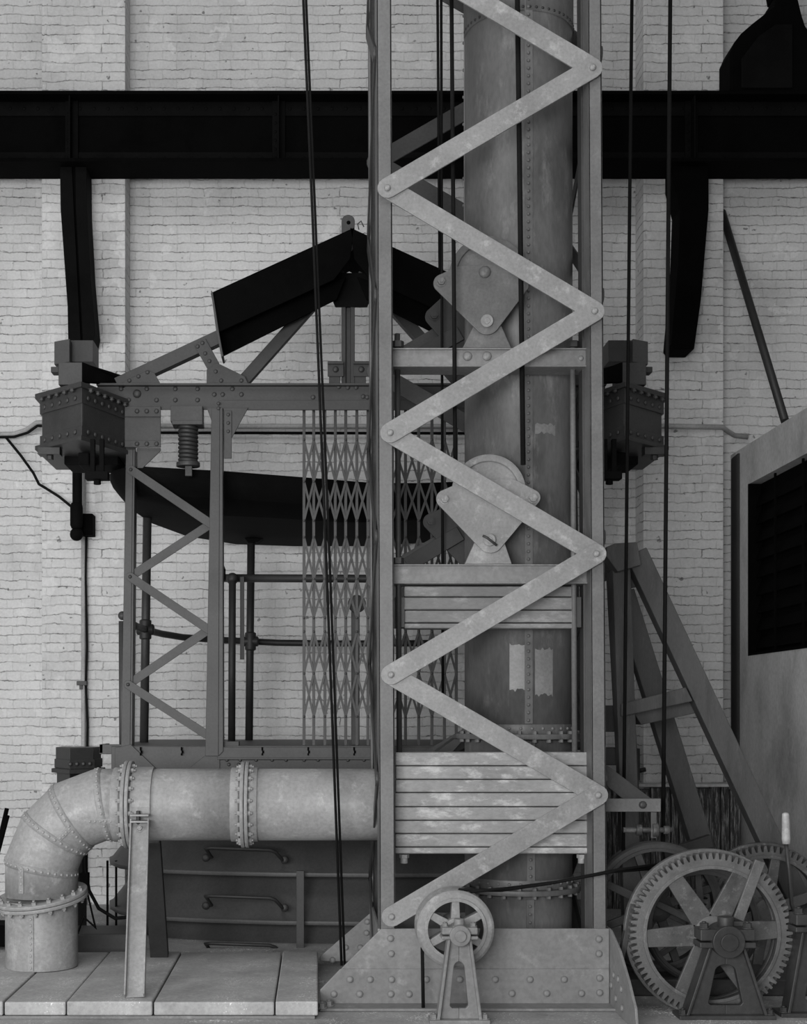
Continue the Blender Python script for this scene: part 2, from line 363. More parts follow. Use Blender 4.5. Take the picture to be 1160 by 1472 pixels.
MB().ball(W(110, 768, 11.95), .058).build('ball_end', 'soot', sw, 0)
bl = thing('bulb_lamp', W(96, 640, 11.0), 'pale round lamp bulb under the left corner box', 'lamp')
MB().ball(W(98, 650, 11.0), .075, 18, (1, 1, .85)).build('bulb', 'bulb', bl, 0)
MB().cyl(W(98, 641, 11.0), W(98, 628, 11.0), .035).build('socket', 'soot', bl)

# ------------------------------------------------------------------ floor plates, lower left
PZ = .10
FY0, FY1 = 7.62, 9.22
fx = [-2.1, X_(5, FY0), X_(95, FY0), X_(220, FY0), X_(395, FY0), X_(458, FY0)]
lab = ['iron floor plate at the far left edge, under the elbow pipe foot', 'iron floor plate with the elbow pipe foot at its back edge, second from left',
       'iron floor plate carrying the channel prop of the pipe', 'broad iron floor plate between the pipe prop and the narrow end plate', 'narrow iron floor plate at the right end, beside the tower base']
for i in range(5):
    o = MB().box(fx[i]+.004, fx[i+1]-.004, FY0+(.006 if i % 2 else 0), FY1, 0.022, PZ-(.004 if i % 2 else 0)).build('floor_plate', 'plate', None, .008)
    tag(o, lab[i], 'floor plate', 'iron floor plates at lower left')
pb = MB().box(-2.05, fx[5]-.02, FY0+.015, FY1, 0, .018).build('plinth', 'base', None, .003); tag(pb, 'thin iron plinth under the row of floor plates', 'plinth')
cu = MB().box(-2.0, -1.25, 9.5, 9.9, 0, .17).build('low_kerb', 'dframe', None, .01)
tag(cu, 'low dark kerb block on the floor behind the elbow pipe', 'kerb')
# thin wires behind the elbow
o = MB().tube([W(121, 1213, 9.4), W(122, 1245, 9.4), W(128, 1280, 9.4), W(142, 1306, 9.4), W(165, 1320, 9.4), W(190, 1318, 9.4)], .012, 8).build('hose', 'cable', None, 0)
tag(o, 'black hose curving down behind the elbow pipe toward the tiered cowl', 'hose')
o = MB().tube([W(121, 1222, 9.45), W(126, 1285, 9.45), W(137, 1333, 9.45), W(120, 1318, 9.45), W(112, 1342, 9.45)], .007, 6).build('wire', 'cable', None, 0)
tag(o, 'thin crumpled wire hanging behind the elbow pipe flange', 'wire')
o = MB().bpx(114, 127, 1255, 1272, 9.38, 9.44).bpx(118, 125, 1228, 1256, 9.39, 9.43).build('cable_plug', 'soot', None, .004)
tag(o, 'small black plug on the cable behind the elbow pipe', 'plug')
lv = thing('lever_rack', W(0, 1350, 9.9), 'dark cluster of levers cut off by the left picture edge', 'lever')
for a, b_ in (((-30, 1330), (10, 1162)), ((-34, 1345), (11, 1172))): MB().tube([W(*a, 9.9), W(*b_, 9.9)], .016, 8).build('lever', 'black', lv, 0)
MB().bpx(-60, 12, 1330, 1361, 9.85, 10.1).build('block', 'black', lv)

# ------------------------------------------------------------------ blast pipe with lobster-back elbow
PYc = 8.70; pr = S(51.5, PYc)
pc = (171, 1259); rc = 103
pp = thing('blast_pipe', W(60, 1388, PYc), 'thick grey riveted blast pipe with mitred elbow running into the tower', 'pipe')
bx0, by0 = 60.0, 1259
cl = []
for an in (168.75, 146.25, 123.75, 101.25):
    r_ = 107/math.cos(math.radians(11.25)); a = math.radians(an)
    cl.append((pc[0]-4+r_*math.cos(a), pc[1]+3-r_*math.sin(a)))
base_z = PZ
P0 = V((X_(60, PYc), PYc, base_z))
cx_ = X_(60, PYc)
path = [P0]+[W(x, y, PYc) for x, y in cl]
path[1].x = cx_; hz = Z_(1156.5, PYc); path[4].z = hz
flz = Z_(1290, PYc)
MB().tube([P0, V((cx_, PYc, flz-.012))], pr, 48).build('pipe_foot', 'pipe', pp)
pts = [V((cx_, PYc, flz+.012))]+path[1:]+[V((X_(184, PYc), PYc, hz))]
bend = MB().tube(pts, pr, 48)
el = bend.build('elbow', 'pipe', pp, .0)
def ringband(mb, c, n, r, wdt, t=.006): mb.lathe([(r-.01, -wdt/2), (r+t, -wdt/2), (r+t, wdt/2), (r-.01, wdt/2)], c, n, 48)
# overlapping riveted seams on the mitres
def seam_pts(pv, dirn, nrm, off, count, a0, a1, rr):
    """points on the tube (axis dirn) whose section plane has normal nrm, shifted off along the axis"""
    u = V((0, -1, 0)); w = dirn.cross(u).normalized(); res = []
    for i in range(count):
        a = a0+(a1-a0)*i/(count-1); rad = u*math.cos(a)+w*math.sin(a)
        base = pv+rad*rr; t = -(rad*rr).dot(nrm)/dirn.dot(nrm)
        res.append((base+dirn*(t+off), rad))
    return res
for k in range(1, 5):
    din = (pts[k]-pts[k-1]).normalized(); dout = (pts[k+1]-pts[k]).normalized(); nn = (din+dout).normalized()
    mbr = MB(); side = dout if k in (2,) else (din if k in (1, 3) else dout)
    sg = -1 if side is din else 1
    A = seam_pts(pts[k], side, nn, 0, 33, -PI, PI, pr+.004); B = seam_pts(pts[k], side, nn, sg*.045, 33, -PI, PI, pr+.004)
    vs = [p for p, _ in A]+[p for p, _ in B]+[p-r0*.012 for p, r0 in B]+[p-r0*.012 for p, r0 in A]
    mbr.add(vs, [(q*33+i, q*33+i+1, ((q+1) % 4)*33+i+1, ((q+1) % 4)*33+i) for q in range(4) for i in range(32)], True)
    st = mbr.build('seam_strip', 'pipe', el, 0)
    rv = MB()
    for p, rad in seam_pts(pts[k], side, nn, sg*.024, 17, -1.5, 1.5, pr+.004):
        rivets(st, [p], .0095, rad, 'pipe')
# longitudinal laps
def lap(p, q, rad, wdt=.05, n=5, par=None):
    d = (q-p).normalized(); a = d.cross(rad).normalized()
    s = MB().prism([p+a*wdt/2-rad*.006, p-a*wdt/2-rad*.006, q-a*wdt/2-rad*.006, q+a*wdt/2-rad*.006], rad*.012).build('lap_strip', 'pipe', par, .002)
    rivets(s, [p.lerp(q, (i+.5)/n)+rad*.005 for i in range(n)], .009, rad, 'pipe')
def radp(c, ang):      # around a vertical axis; 0 = towards viewer, + = right
    rd = V((math.sin(ang), -math.cos(ang), 0)); return c+rd*pr, rd
a, rd = radp(V((cx_, PYc, 0)), -.10)
lap(V((a.x, a.y, Z_(1395, 8.5))), V((a.x, a.y, flz-.05)), rd, .035, 10, pp)
a, rd = radp(V((cx_, PYc, 0)), -.38)
lap(V((a.x, a.y, flz+.05)), V((a.x, a.y, Z_(1247, 8.5))), rd, .035, 4, el)
a = V((0, PYc, hz)); rd = V((0, -.92, -.39)).normalized()
lap(V((X_(126, PYc), PYc, hz))+rd*pr, V((X_(170, PYc), PYc, hz))+rd*pr, rd, .03, 6, el)
d2 = (pts[3]-pts[2]).normalized(); rd = V((0, -1, 0))*.93+d2.cross(V((0, -1, 0))).normalized()*.0; w_ = d2.cross(V((0, -1, 0))).normalized()
rd = (V((0, -1, 0))*.97+w_*.25).normalized(); lap(pts[2]+d2*.05+rd*pr, pts[3]-d2*.03+rd*pr, rd, .03, 4, el)
MB().tube([V((X_(188, PYc), PYc, hz)), V((X_(350, PYc), PYc, hz))], pr, 48).build('pipe_length', 'pipe', pp, 0)
mb = MB().tube([V((X_(356, PYc), PYc, hz)), V((X_(668, PYc), PYc, hz))], pr, 48); mb.build('pipe_length', 'pipe', pp, 0)
for px in (171, 199, 339, 365):
    mb = MB(); ringband(mb, V((X_(px, PYc), PYc, hz)), (1, 0, 0), pr, S(12, PYc), .008); mb.build('collar_band', 'pipe', pp, .002)
def flange(c, n, R, nb, name='flange', mat='pipe', br=.015):
    n = V(n).normalized(); u, v, _ = basis(n)
    f = MB().lathe([(pr-.01, -.024), (R, -.024), (R, -.002), (pr-.01, -.002)], c, n, 48).lathe([(pr-.01, .002), (R, .002), (R, .024), (pr-.01, .024)], c, n, 48).build(name, mat, pp, .003)
    for sgn in (1, -1):
        mbb = MB().hexb((0, 0, 0), n*sgn, br, .018).cyl(n*sgn*.018, n*sgn*.03, br*.55, 8)
        P = []
        for i in range(nb):
            a = 2*PI*(i+.5)/nb; q = c+(u*math.cos(a)+v*math.sin(a))*(R-.03)+n*sgn*.024
            if q.y < PYc+.02: P.append(q)
        copies(mbb, 'bolt', mat, f, P)
flange(V((X_(186, PYc), PYc, hz)), (1, 0, 0), S(63, PYc), 20)
flange(V((X_(353, PYc), PYc, hz)), (1, 0, 0), S(62, PYc), 20)
flange(V((cx_, PYc, flz)), (-.12, -.15, 1), S(66, PYc), 18)
# strap and prop
ps = thing('pipe_support', W(210, 1408, 8.2), 'pair of sloping channel props strapped round the horizontal blast pipe', 'support')
mb = MB(); c = V((X_(209, PYc), PYc, hz)); sg = []
for i in range(21):
    a = PI*.5+PI*(-.12+i/20*1.02)*-1  # over the top from the back to the front
    a = math.radians(200-i*9.6)
    sg.append((math.cos(a), math.sin(a)))
outer = [c+V((0, -math.cos(math.radians(-10+i*10)), math.sin(math.radians(-10+i*10))))*(pr+.012) for i in range(20)]
inner = [c+V((0, -math.cos(math.radians(-10+i*10)), math.sin(math.radians(-10+i*10))))*(pr+.001) for i in range(20)]
hw = S(13, PYc)
vs = [p+V((sx*hw, 0, 0)) for sx in (-1, 1) for p in outer+inner]
n20 = 20; fs = []
for i in range(19):
    fs += [(i, i+1, 40+i+1, 40+i), (20+i, 20+i+1, 60+i+1, 60+i), (i, i+1, 20+i+1, 20+i), (40+i, 40+i+1, 60+i+1, 60+i)]
fs += [(0, 20, 60, 40), (19, 39, 79, 59)]
MB().add(vs, fs, False).build('strap', 'pipe', ps, .002)
zf = hz+math.sin(math.radians(-10))*(pr+.01)
MB().box(c.x-hw, c.x+hw, PYc-pr-.075, PYc-pr+.01, zf-.012, zf).build('strap_lug', 'pipe', ps)
MB().box(c.x-hw, c.x+hw, PYc-pr-.085, PYc-pr+.0, zf-.05, zf-.038).build('strap_lug', 'pipe', ps)
MB().cyl((c.x-.01, PYc-pr-.04, zf-.07), (c.x-.01, PYc-pr-.04, zf+.02), .013, 10).build('bolt', 'dframe', ps)
# front prop : channel, web facing viewer, flanges forward
tp, bp_ = V((c.x, PYc-pr-.03, zf-.05)), V((X_(194, 7.72), 7.72, PZ))
d = (bp_-tp).normalized(); ax = V((1, 0, 0)); nrm = ax.cross(d).normalized(); nrm = nrm if nrm.y < 0 else -nrm
def chan(p, q, w, fl, nr, t=.01):
    d = (q-p).normalized(); a = d.cross(nr).normalized()
    o = []
    for s0, s1, h0, h1 in ((-w/2, w/2, 0, t), (-w/2, -w/2+t, 0, fl), (w/2-t, w/2, 0, fl)):
        o.append(([p+a*s0+nr*h0, p+a*s1+nr*h0, q+a*s1+nr*h0, q+a*s0+nr*h0], nr*(h1-h0)))
    mb = MB()
    for pl, dd in o: mb.prism(pl, dd)
    return mb
fp = chan(tp, bp_, .115, .045, nrm).build('front_prop', 'pipe', ps, .003)
bolts(fp, [tp+d*.06+nrm*.01], .016, nrm, 'pipe')
tp2, bp2 = V((c.x+.03, PYc+.05, hz-pr-.02)), V((X_(229, 9.0), 9.0, PZ))
d2 = (bp2-tp2).normalized(); n2_ = V((1, 0, 0)).cross(d2); n2_ = n2_ if n2_.y < 0 else -n2_
chan(tp2, bp2, .115, -.05, n2_.normalized()).build('rear_prop', 'dframe', ps, .003)

# ------------------------------------------------------------------ riveted box duct behind elbow
du = thing('riveted_duct', W(107, 1330, 10.2), 'dark angular riveted box duct standing behind the elbow pipe', 'duct')
def plan_prism(pl, z0, z1): return MB().prism([(x, y, z0) for x, y in pl], (0, 0, z1-z0))
def dplan(e): return [(X_(78, 10.2)-e, 10.25), (X_(100, 10.0), 10.0-e), (X_(135, 10.1)+e, 10.1-e*.5), (X_(135, 10.1)+e, 10.45), (X_(78, 10.2)-e, 10.45)]
plan_prism(dplan(-.002), Z_(1112, 10.05), Z_(1075, 10.05)).build('duct_body', 'dframe', du)
plan_prism([(x-.10 if x > -1.75 else x, y) for x, y in dplan(-.01)], 0.0, Z_(1112, 10.05)).build('duct_body', 'dframe', du)
ft = plan_prism(dplan(.03), Z_(1112, 10.05), Z_(1106, 10.05)).build('flange', 'dframe', du)
plan_prism(dplan(.008), Z_(1105, 10.05), Z_(1092, 10.05)).build('angle_band', 'dframe', du)
rivets(du, [V((X_(103+i*8.5, 10.05), 10.0+i*.025-.008, Z_(1098, 10.05))) for i in range(4)], .016, NF, 'dframe')

# ------------------------------------------------------------------ tiered cowl below the platform
tc_ = thing('tiered_cowl', V((-.3, 10.6, 0)), 'dark three-tiered sheet metal cowl with grab handles behind the blast pipe', 'cowl')
def tier(py_rim, dz_top, idx):
    # rim outline in plan (X, Y); front nearly straight, left end rounded
    zr = Z_(py_rim, 10.25)
    out = [(X_(700, 10.0), 10.02), (X_(535, 10.0), 10.0), (X_(400, 10.05), 10.05), (X_(300, 10.15), 10.15), (X_(240, 10.25), 10.25), (X_(200, 10.4), 10.38), (X_(172, 10.6), 10.58), (X_(157, 10.8), 10.85), (X_(156, 11.1), 11.15), (X_(175, 11.5), 11.55), (X_(230, 11.8), 11.8), (X_(700, 11.8), 11.8)]
    cx, cy = .2, 11.0; n = len(out)
    def ringz(sc, z): return [V((cx+(x-cx)*sc[0], cy+(y-cy)*sc[1], z)) for x, y in out]
    rings = [ringz((1, 1), zr-.03), ringz((1.0, 1.0), zr), ringz((.985, .975), zr+.012), ringz((.86, .80), zr+dz_top), ringz((.845, .785), zr+dz_top), ringz((.975, .965), zr-.03)]
    mb = MB(); vs = [p for r_ in rings for p in r_]
    fs = [(a*n+i, a*n+(i+1) % n, ((a+1) % 6)*n+(i+1) % n, ((a+1) % 6)*n+i) for a in range(6) for i in range(n)]
    mb.add(vs, fs, True); o = mb.build('tier', 'tier', tc_, .004)
    return zr
for i, y in enumerate((1250, 1318, 1385)):
    zr = tier(y, .30, i)
    # handle: bent bar with eye plates on the sloping face
    hy = 10.03+.0
    yy = (1219, 1288, 1356)[i]; Yf = 9.99
    pts_h = [W(298, yy+15, Yf+.10), W(304, yy+13, Yf), W(296, yy+1, Yf-.05), W(303, yy, Yf-.06), W(388, yy+3, Yf-.06), W(396, yy+6, Yf-.05), W(407, yy+18, Yf), W(407, yy+20, Yf+.12)]
    h = MB().tube(pts_h, .013, 8).build('handle', 'dframe', tc_, 0)
    rivets(h, [W(296, yy+14, Yf-.0), W(409, yy+17, Yf-.0)], .03, NF, 'dframe', 'eye_plate', .012)
MB().bpx(426, 437, 1252, 1400, 9.95, 9.975).build('strap', 'frame', tc_, .002)
for px in (154.5, 167): MB().tube([W(px, 1237, 10.75), W(px, 1345, 10.75)], .009, 8).build('tie_rod', 'cable', tc_, 0)
MB().box(-1.3, 1.4, 10.6, 11.5, 0, 1.35).build('core', 'dframe', tc_)

# ------------------------------------------------------------------ charging platform
BY = 9.70; XC = X_(505, BY)
pl = thing('charging_platform', V((XC, 10.5, 1.2)), 'dark steel charging platform with spring-hung frame, roof truss and lattice legs', 'platform')
def both(fn, name, mat, parent=None, bevel=.003, mir=True):
    r = [fn().build(name, mat, parent or pl, bevel)]
    if mir: r.append(fn().mirror(XC).build(name, mat, parent or pl, bevel))
    return r
xl, xr = X_(140, BY), 2*XC-X_(140, BY)
mbm = MB().box(xl, xr, BY, BY+.012, Z_(589, BY), Z_(554, BY)).box(xl, xr, BY-.05, BY+.07, Z_(556, BY), Z_(553, BY)).box(X_(315, BY), 2*XC-X_(315, BY), BY-.02, BY, Z_(590, BY), Z_(576, BY))
beam = mbm.build('main_beam', 'frame', pl)
rv = [(174, 559), (185, 575), (211, 559), (225, 575), (252, 559), (252, 575), (284, 559), (284, 575), (308, 567), (320, 567), (334, 559), (347, 567), (450, 571), (528, 571), (487, 556), (500, 557), (512, 557), (522, 570)]
rivets(beam, [W(a, b, BY) for a, b in rv], .017, NF, 'frame')
rivets(beam, [W(197, 566, BY)], .03, NF, 'frame', 'pin_head')
rivets(beam, [V((2*XC-W(a, b, BY).x, BY, W(a, b, BY).z)) for a, b in rv[:6]], .017, NF, 'frame')
# corner boxes
A, B, C_ = (X_(60, 9.55), 9.55), (X_(118, 9.2), 9.2), (X_(180, 9.72), 9.72)
def boxplan(e): return [(A[0]-e, A[1]-e*.6), (B[0], B[1]-e), (C_[0]+e*.6, C_[1]-e), (C_[0]+e*.6, 10.3), (A[0]-e, 10.3)]
zB, zT = EYE+1.83, EYE+2.15
for mir in (False, True):
    f = (lambda m: m.mirror(XC)) if mir else (lambda m: m)
    q = (lambda p: V((2*XC-p.x, p.y, p.z))) if mir else (lambda p: p)
    cb = f(plan_prism(boxplan(0), zB, zT)).build('corner_box', 'frame', pl, .012)
    tf = f(plan_prism(boxplan(.042), zT, zT+.035)).build('box_lid', 'frame', cb, .004)
    f(plan_prism(boxplan(.012), zT-.10, zT)).build('angle_band', 'frame', cb, .003)
    bf = f(plan_prism(boxplan(.042), zB-.03, zB)).build('box_foot', 'frame', cb, .004)
    f(plan_prism(boxplan(.012), zB, zB+.07)).build('angle_band', 'frame', cb, .003)
    mr = -1 if mir else 1
    for (P, Q, nn) in ((A, B, 5), (B, C_, 6)):
        dd = V((Q[0]-P[0], Q[1]-P[1], 0)); nr = V((dd.y, -dd.x, 0)).normalized(); nr = nr if nr.y < 0 else -nr
        nrm_ = V((nr.x*mr, nr.y, 0))
        top = []; bot = []
        for i in range(nn):
            t = (i+.6)/(nn+.3); base = V((P[0], P[1], 0))+dd*t+nr*.013
            top.append(q(V((base.x, base.y, zT-.06)))); bot.append(q(V((base.x, base.y, zB+.035))))
        rivets(cb, top, .017, nrm_, 'frame'); rivets(cb, bot, .017, nrm_, 'frame')
        ub = []
        for i in range(nn):
            t = (i+.6)/(nn+.3); base = V((P[0], P[1], 0))+dd*t+nr*.035; ub.append(q(V((base.x, base.y, zT))))
        bolts(cb, ub, .016, (0, 0, -1), 'frame')
    # clamps hanging under the box
    for (cxp, cyp, cY) in ((72, 655, 9.45), (140, 690, 9.15)):
        c0 = W(cxp, cyp, cY); c0.z += .03; mm = MB()
        top = zB-.03
        mm.box(c0.x-.045, c0.x-.015, c0.y-.02, c0.y+.02, c0.z, top).box(c0.x+.015, c0.x+.045, c0.y-.02, c0.y+.02, c0.z, top)
        mm.box(c0.x-.075, c0.x+.075, c0.y-.05, c0.y+.05, c0.z-.03, c0.z+.02).hexb((c0.x, c0.y, c0.z-.03), (0, 0, -1), .025, .03)
        f(mm).build('clamp', 'soot' if cxp > 100 else 'dframe', cb)
    mm = MB().bpx(92, 170, 642, 668, 9.75, 10.1).bpx(112, 128, 650, 668, 9.5, 9.8); f(mm).build('under_bearing', 'soot', cb, .01)
    # blocks on the lid
    mm = MB().prism([W(78, 524, 9.75), W(78, 491, 9.75), W(100, 487, 9.75), W(100, 520, 9.75)], (0, .35, 0)); f(mm).build('top_block', 'frame', cb)
    mm = MB().bpx(100, 134, 489, 520, 9.85, 10.1); tb = f(mm).build('top_block', 'dframe', cb)
    mm = MB().bpx(73, 84, 527, 535, 9.6, 9.7); f(mm).build('lug', 'dframe', cb)
    mm = MB().bpx(84, 118, 521, 553, 9.42, 9.75); f(mm).build('end_block', 'frame', cb)
    mm = MB().prism([W(118, 521, 9.42), W(118, 549, 9.42), W(150, 551, 9.7), W(178, 547, 9.95), W(178, 540, 9.95)], (.0, .04, 0)).prism([W(118, 520, 9.42), W(180, 545, 9.95), W(180, 547, 9.95), W(118, 522, 9.42)], (0, .4, .02)); f(mm).build('hood_plate', 'soot', cb)
    # web plate between box and leg
    wp = f(MB().bpx(179, 231, 586, 643, BY-.015, BY)).build('web_plate', 'frame', pl)
    f(MB().bpx(179, 231, 584, 599, BY-.028, BY-.015)).build('angle_strip', 'frame', wp)
    f(MB().bpx(179, 231, 633, 643, BY-.028, BY-.015)).build('angle_strip', 'frame', wp)
    rivets(wp, [q(W(a, b, BY-.028)) for a, b in ((197, 591), (211, 591), (225, 591), (197, 638), (211, 638), (225, 638))], .017, NF, 'frame')
    f(MB().ppx([(197, 644), (231, 644), (231, 648), (205, 673), (197, 673)], BY, BY+.012)).build('gusset', 'frame', pl)
    # rafters
    f(MB().beam(W(168, 552, BY+.0), W(498, 398, BY+.0), S(19, BY), .09)).build('rafter', 'frame', pl)
    f(MB().beam(W(345, 552, BY+.03), W(470, 412, BY+.03), S(17, BY), .07)).build('strut', 'dframe', pl)
    sp = f(MB().beam(W(287, 491, BY-.012), W(307, 527, BY-.012), S(19, BY), .012)).build('splice_plate', 'frame', pl)
    rivets(sp, [q(W(a, b, BY-.012)) for a, b in ((284, 498), (291, 493), (295, 508), (301, 519))], .015, NF, 'frame')
    gp = f(MB().ppx([(297, 552), (297, 531), (311, 521), (352, 541), (357, 552)], BY-.014, BY-.002)).build('gusset', 'frame', pl)
    rivets(gp, [q(W(a, b, BY-.014)) for a, b in ((310, 534), (318, 547), (347, 547))], .015, NF, 'frame')
    gp = f(MB().ppx([(170, 552), (212, 532), (222, 536), (231, 552)], BY-.014, BY-.002)).build('gusset', 'frame', pl)
    rivets(gp, [q(W(a, b, BY-.014)) for a, b in ((186, 547), (199, 541), (212, 535))], .015, NF, 'frame')
    # roof channel: long sloping dark trough on each side of the ridge
    e = (S(1, BY))
    mm = MB().ppx([(303, 421), (509, 327), (503, 372), (480, 402), (313, 478)], BY-.25, BY-.23)
    mm.prism([W(303, 421, BY-.25), W(509, 327, BY-.25), W(509, 329, BY-.25), W(303, 423, BY-.25)], (0, .9, 0))
    f(mm).build('roof_plate', 'black', pl)
    mm = MB().ppx([(314, 470), (330, 464), (497, 398), (484, 430), (318, 513)], BY-.10, BY-.08)
    f(mm).build('roof_plate', 'black', pl)
    mm = MB().ppx([(303, 417), (306, 420), (315, 478), (321, 512), (318, 513), (311, 478)], BY-.27, BY-.08)
    f(mm).build('end_plate', 'frame', pl)
# apex
ap = MB().ppx([(466, 402), (482, 392), (528, 392), (544, 402), (528, 441), (482, 441)], BY-.02, BY+.0).build('apex_plate', 'soot', pl)
po = MB().bpx(491, 497, 436, 553, BY-.01, BY+.05).bpx(504, 510, 436, 553, BY-.01, BY+.05).bpx(497, 504, 436, 553, BY+.02, BY+.04).build('king_post', 'dframe', pl)
hk = MB().ppx(lobed([(500.5, 318, 9.5), (500, 352, 9)]), BY-.20, BY-.17).build('lifting_eye', 'frame', pl)
rivets(hk, [W(501, 320, BY-.20)], .014, NF, 'black', 'eye_hole', .004)
MB().tube([W(516, 330, BY-.26), W(514, 322, BY-.26), W(519, 318, BY-.26), W(523, 326, BY-.26)], .004, 6).build('wire_loop', 'frame', pl, 0)
for a, b_ in ((471, 494), (508, 531)):
    k_ = MB().bpx(a, b_, 520, 541, BY-.05, BY-.035).bpx(a+2, b_-5, 541, 553, BY-.04, BY-.02).bpx(a, b_, 519, 523, BY-.07, BY-.035).build('clamp_pad', 'dframe', pl)
    rivets(k_, [W((a+b_)/2, 531, BY-.05)], .022, NF, 'dframe')
# springs
for mir in (False, True):
    f = (lambda m: m.mirror(XC)) if mir else (lambda m: m)
    f(MB().bpx(245, 291, 583, 606, BY-.08, BY+.06).bpx(247, 291, 604, 610, BY-.09, BY+.07)).build('spring_seat', 'frame', pl)
    cpt = []
    for i in range(9*16+1):
        a = 2*PI*i/16; c0 = W(270.5, 611+(664-611)*i/144, BY-.01); rr = S(11.8, BY)
        cpt.append(c0+V((math.cos(a)*rr, math.sin(a)*rr, 0)))
    f(MB().tube(cpt, .0145, 8)).build('spring', 'dframe', pl, 0)
    f(MB().cyl(W(270.5, 671, BY-.01), W(270.5, 665, BY-.01), S(17, BY), 20).bpx(266, 276, 668, 684, BY-.03, BY+.01).cyl(W(270.5, 668, BY-.01), W(270.5, 606, BY-.01), .016, 8)).build('spring_bolt', 'frame', pl)
# lattice legs
LY = BY-.02
for mir in (False, True):
    f = (lambda m: m.mirror(XC)) if mir else (lambda m: m)
    q = (lambda p: V((2*XC-p.x, p.y, p.z))) if mir else (lambda p: p)
    lg = f(MB().ppx([(181, 646), (191, 646), (187, 1075), (174, 1075)], LY, LY+.012).ppx([(191, 646), (194, 646), (190, 1075), (187, 1075)], LY, LY+.13)).build('leg', 'frame', pl)
    l2 = f(MB().ppx([(304, 586), (316, 586), (314, 1087), (295, 1087)], LY-.03, LY-.015).ppx([(316, 586), (320, 586), (321, 1080), (314, 1087)], LY-.03, LY+.09)).build('leg', 'frame', pl)
    nl = [(188, 675), (187, 829), (184, 984)]; nr_ = [(303, 753), (300, 905), (297, 1056)]
    seq = [(nl[0], nr_[0]), (nl[1], nr_[0]), (nl[1], nr_[1]), (nl[2], nr_[1]), (nl[2], nr_[2])]
    for i, (a, b_) in enumerate(seq):
        yb = LY-.013 if i % 2 == 0 else LY-.001+.014
        f(MB().beam(W(a[0], a[1], yb), W(b_[0], b_[1], yb), S(12.5, BY), .01, ends=True)).build('lattice_bar', 'frame', pl, .002)
    rivets(lg, [q(W(a, b, LY-.013)) for a, b in nl], .013, NF, 'dframe', 'pin')
    g1 = f(MB().ppx([(297, 586), (305, 586), (305, 608)], LY-.02, LY-.008).ppx([(321, 586), (357, 586), (333, 630), (333, 659), (322, 659)], LY-.01, LY+.0).bpx(322, 333, 590, 659, LY-.02, LY-.008)).build('gusset', 'frame', pl)
    rivets(g1, [q(W(328, y, LY-.02)) for y in (596, 608, 620)]+[q(W(314, y, LY-.03)) for y in (580, 587)], .013, NF, 'frame')
# deck
dz0, dz1 = Z_(1090, BY), Z_(1072, BY)
MB().box(X_(160, BY), 2*XC-X_(160, BY), BY-.01, 12.0, dz1-.03, dz1).build('deck', 'frame', pl)
MB().bpx(143, 175, 1070, 1084, BY-.01, BY+.02).bpx(143, 148, 1070, 1083, BY-.01, BY+.3).build('deck_corner', 'frame', pl)
MB().bpx(160, 312, 1073, 1112, BY-.014, BY+.0).build('fascia', 'frame', pl)
fa = MB().bpx(312, 700, 1074, 1090, BY-.04, BY-.015).bpx(312, 700, 1092, 1125, BY-.02, BY-.01).bpx(312, 700, 1089, 1092, BY-.05, BY-.01).build('fascia', 'frame', pl)
rivets(fa, [W(x, 1092.5, BY-.03) for x in (326, 345, 368, 391, 411, 437, 457, 500, 523)]+[W(x, 1099, BY-.02) for x in (329, 343)], .013, NF, 'frame')
for x in (202, 261, 377, 443, 509): MB().bpx(x-1.2, x+1.2, 1074, 1079, BY-.046, BY-.035).bpx(x-.2, x+2.6, 1079, 1083, BY-.046, BY-.035).bpx(x-1.2, x+1.2, 1083, 1086, BY-.046, BY-.035).build('joint', 'black', pl, 0)
MB().ppx([(165, 1075), (188, 1070), (232, 1112), (165, 1112)], BY-.03, BY-.018).build('gusset', 'frame', pl)
MB().ppx([(296, 1085), (316, 1085), (316, 1112), (262, 1112)], BY-.03, BY-.018).build('gusset', 'frame', pl)
MB().bpx(315, 343, 1066, 1073, 9.7, 9.85).build('latch', 'dframe', pl, 0)
# rails and posts
MB().tube([W(322, 831, 10.3), W(560, 832, 10.3), W(760, 834, 10.3)], S(6, 10), 12).build('handrail', 'dframe', pl, 0)
cr = [W(183, 893, 9.9), W(195, 900, 10.3), W(209, 905, 10.8), W(232, 911, 11.1), W(262, 916, 11.4), W(300, 919, 11.6), W(340, 921, 11.75), W(400, 924, 11.8), W(480, 925, 11.8), W(560, 925, 11.8), W(660, 924, 11.7)]
MB().tube(cr, S(5, 11), 12).build('curved_rail', 'dframe', pl, 0)
dkz = dz1
def post(px, py_top, Y, r, mat='frame', name='post', px_b=None):
    t = W(px, py_top, Y); b_ = V((X_(px_b or px, Y), Y, dkz)); return MB().tube([b_, t], r, 14).build(name, mat, pl, 0)
post(212, 726, 10.8, S(6.3, 10.8), 'frame', px_b=207)
post(334, 836, 10.2, S(5.3, 10.2), 'dframe', px_b=333)
post(361, 775, 11.7, S(5.6, 11.7), 'dframe', px_b=358)
p_ = MB().tube([V((X_(176, 9.9), 9.9, dkz-.3)), W(175, 893, 9.9)], S(4.5, 9.9), 12).ball(W(176, 885, 9.9), S(6.5, 9.9)).build('post', 'frame', pl, 0)
for px, py, Y in ((209, 905, 10.8), (360, 922, 11.7)):
    MB().lathe([(.03, -.08), (.047, -.07), (.047, .07), (.03, .08)], W(px, py, Y), (0, 0, 1), 14).lathe([(.03, -.07), (.043, -.06), (.043, .06), (.03, .07)], W(px, py, Y), (1, 0, 0), 14).build('rail_fitting', 'dframe', pl, .003)
MB().ball(W(334, 832, 10.25), .045).build('rail_fitting', 'dframe', pl, 0)
MB().bpx(345, 351, 829, 948, 10.24, 10.255).build('hanging_strap', 'dframe', pl, .002)
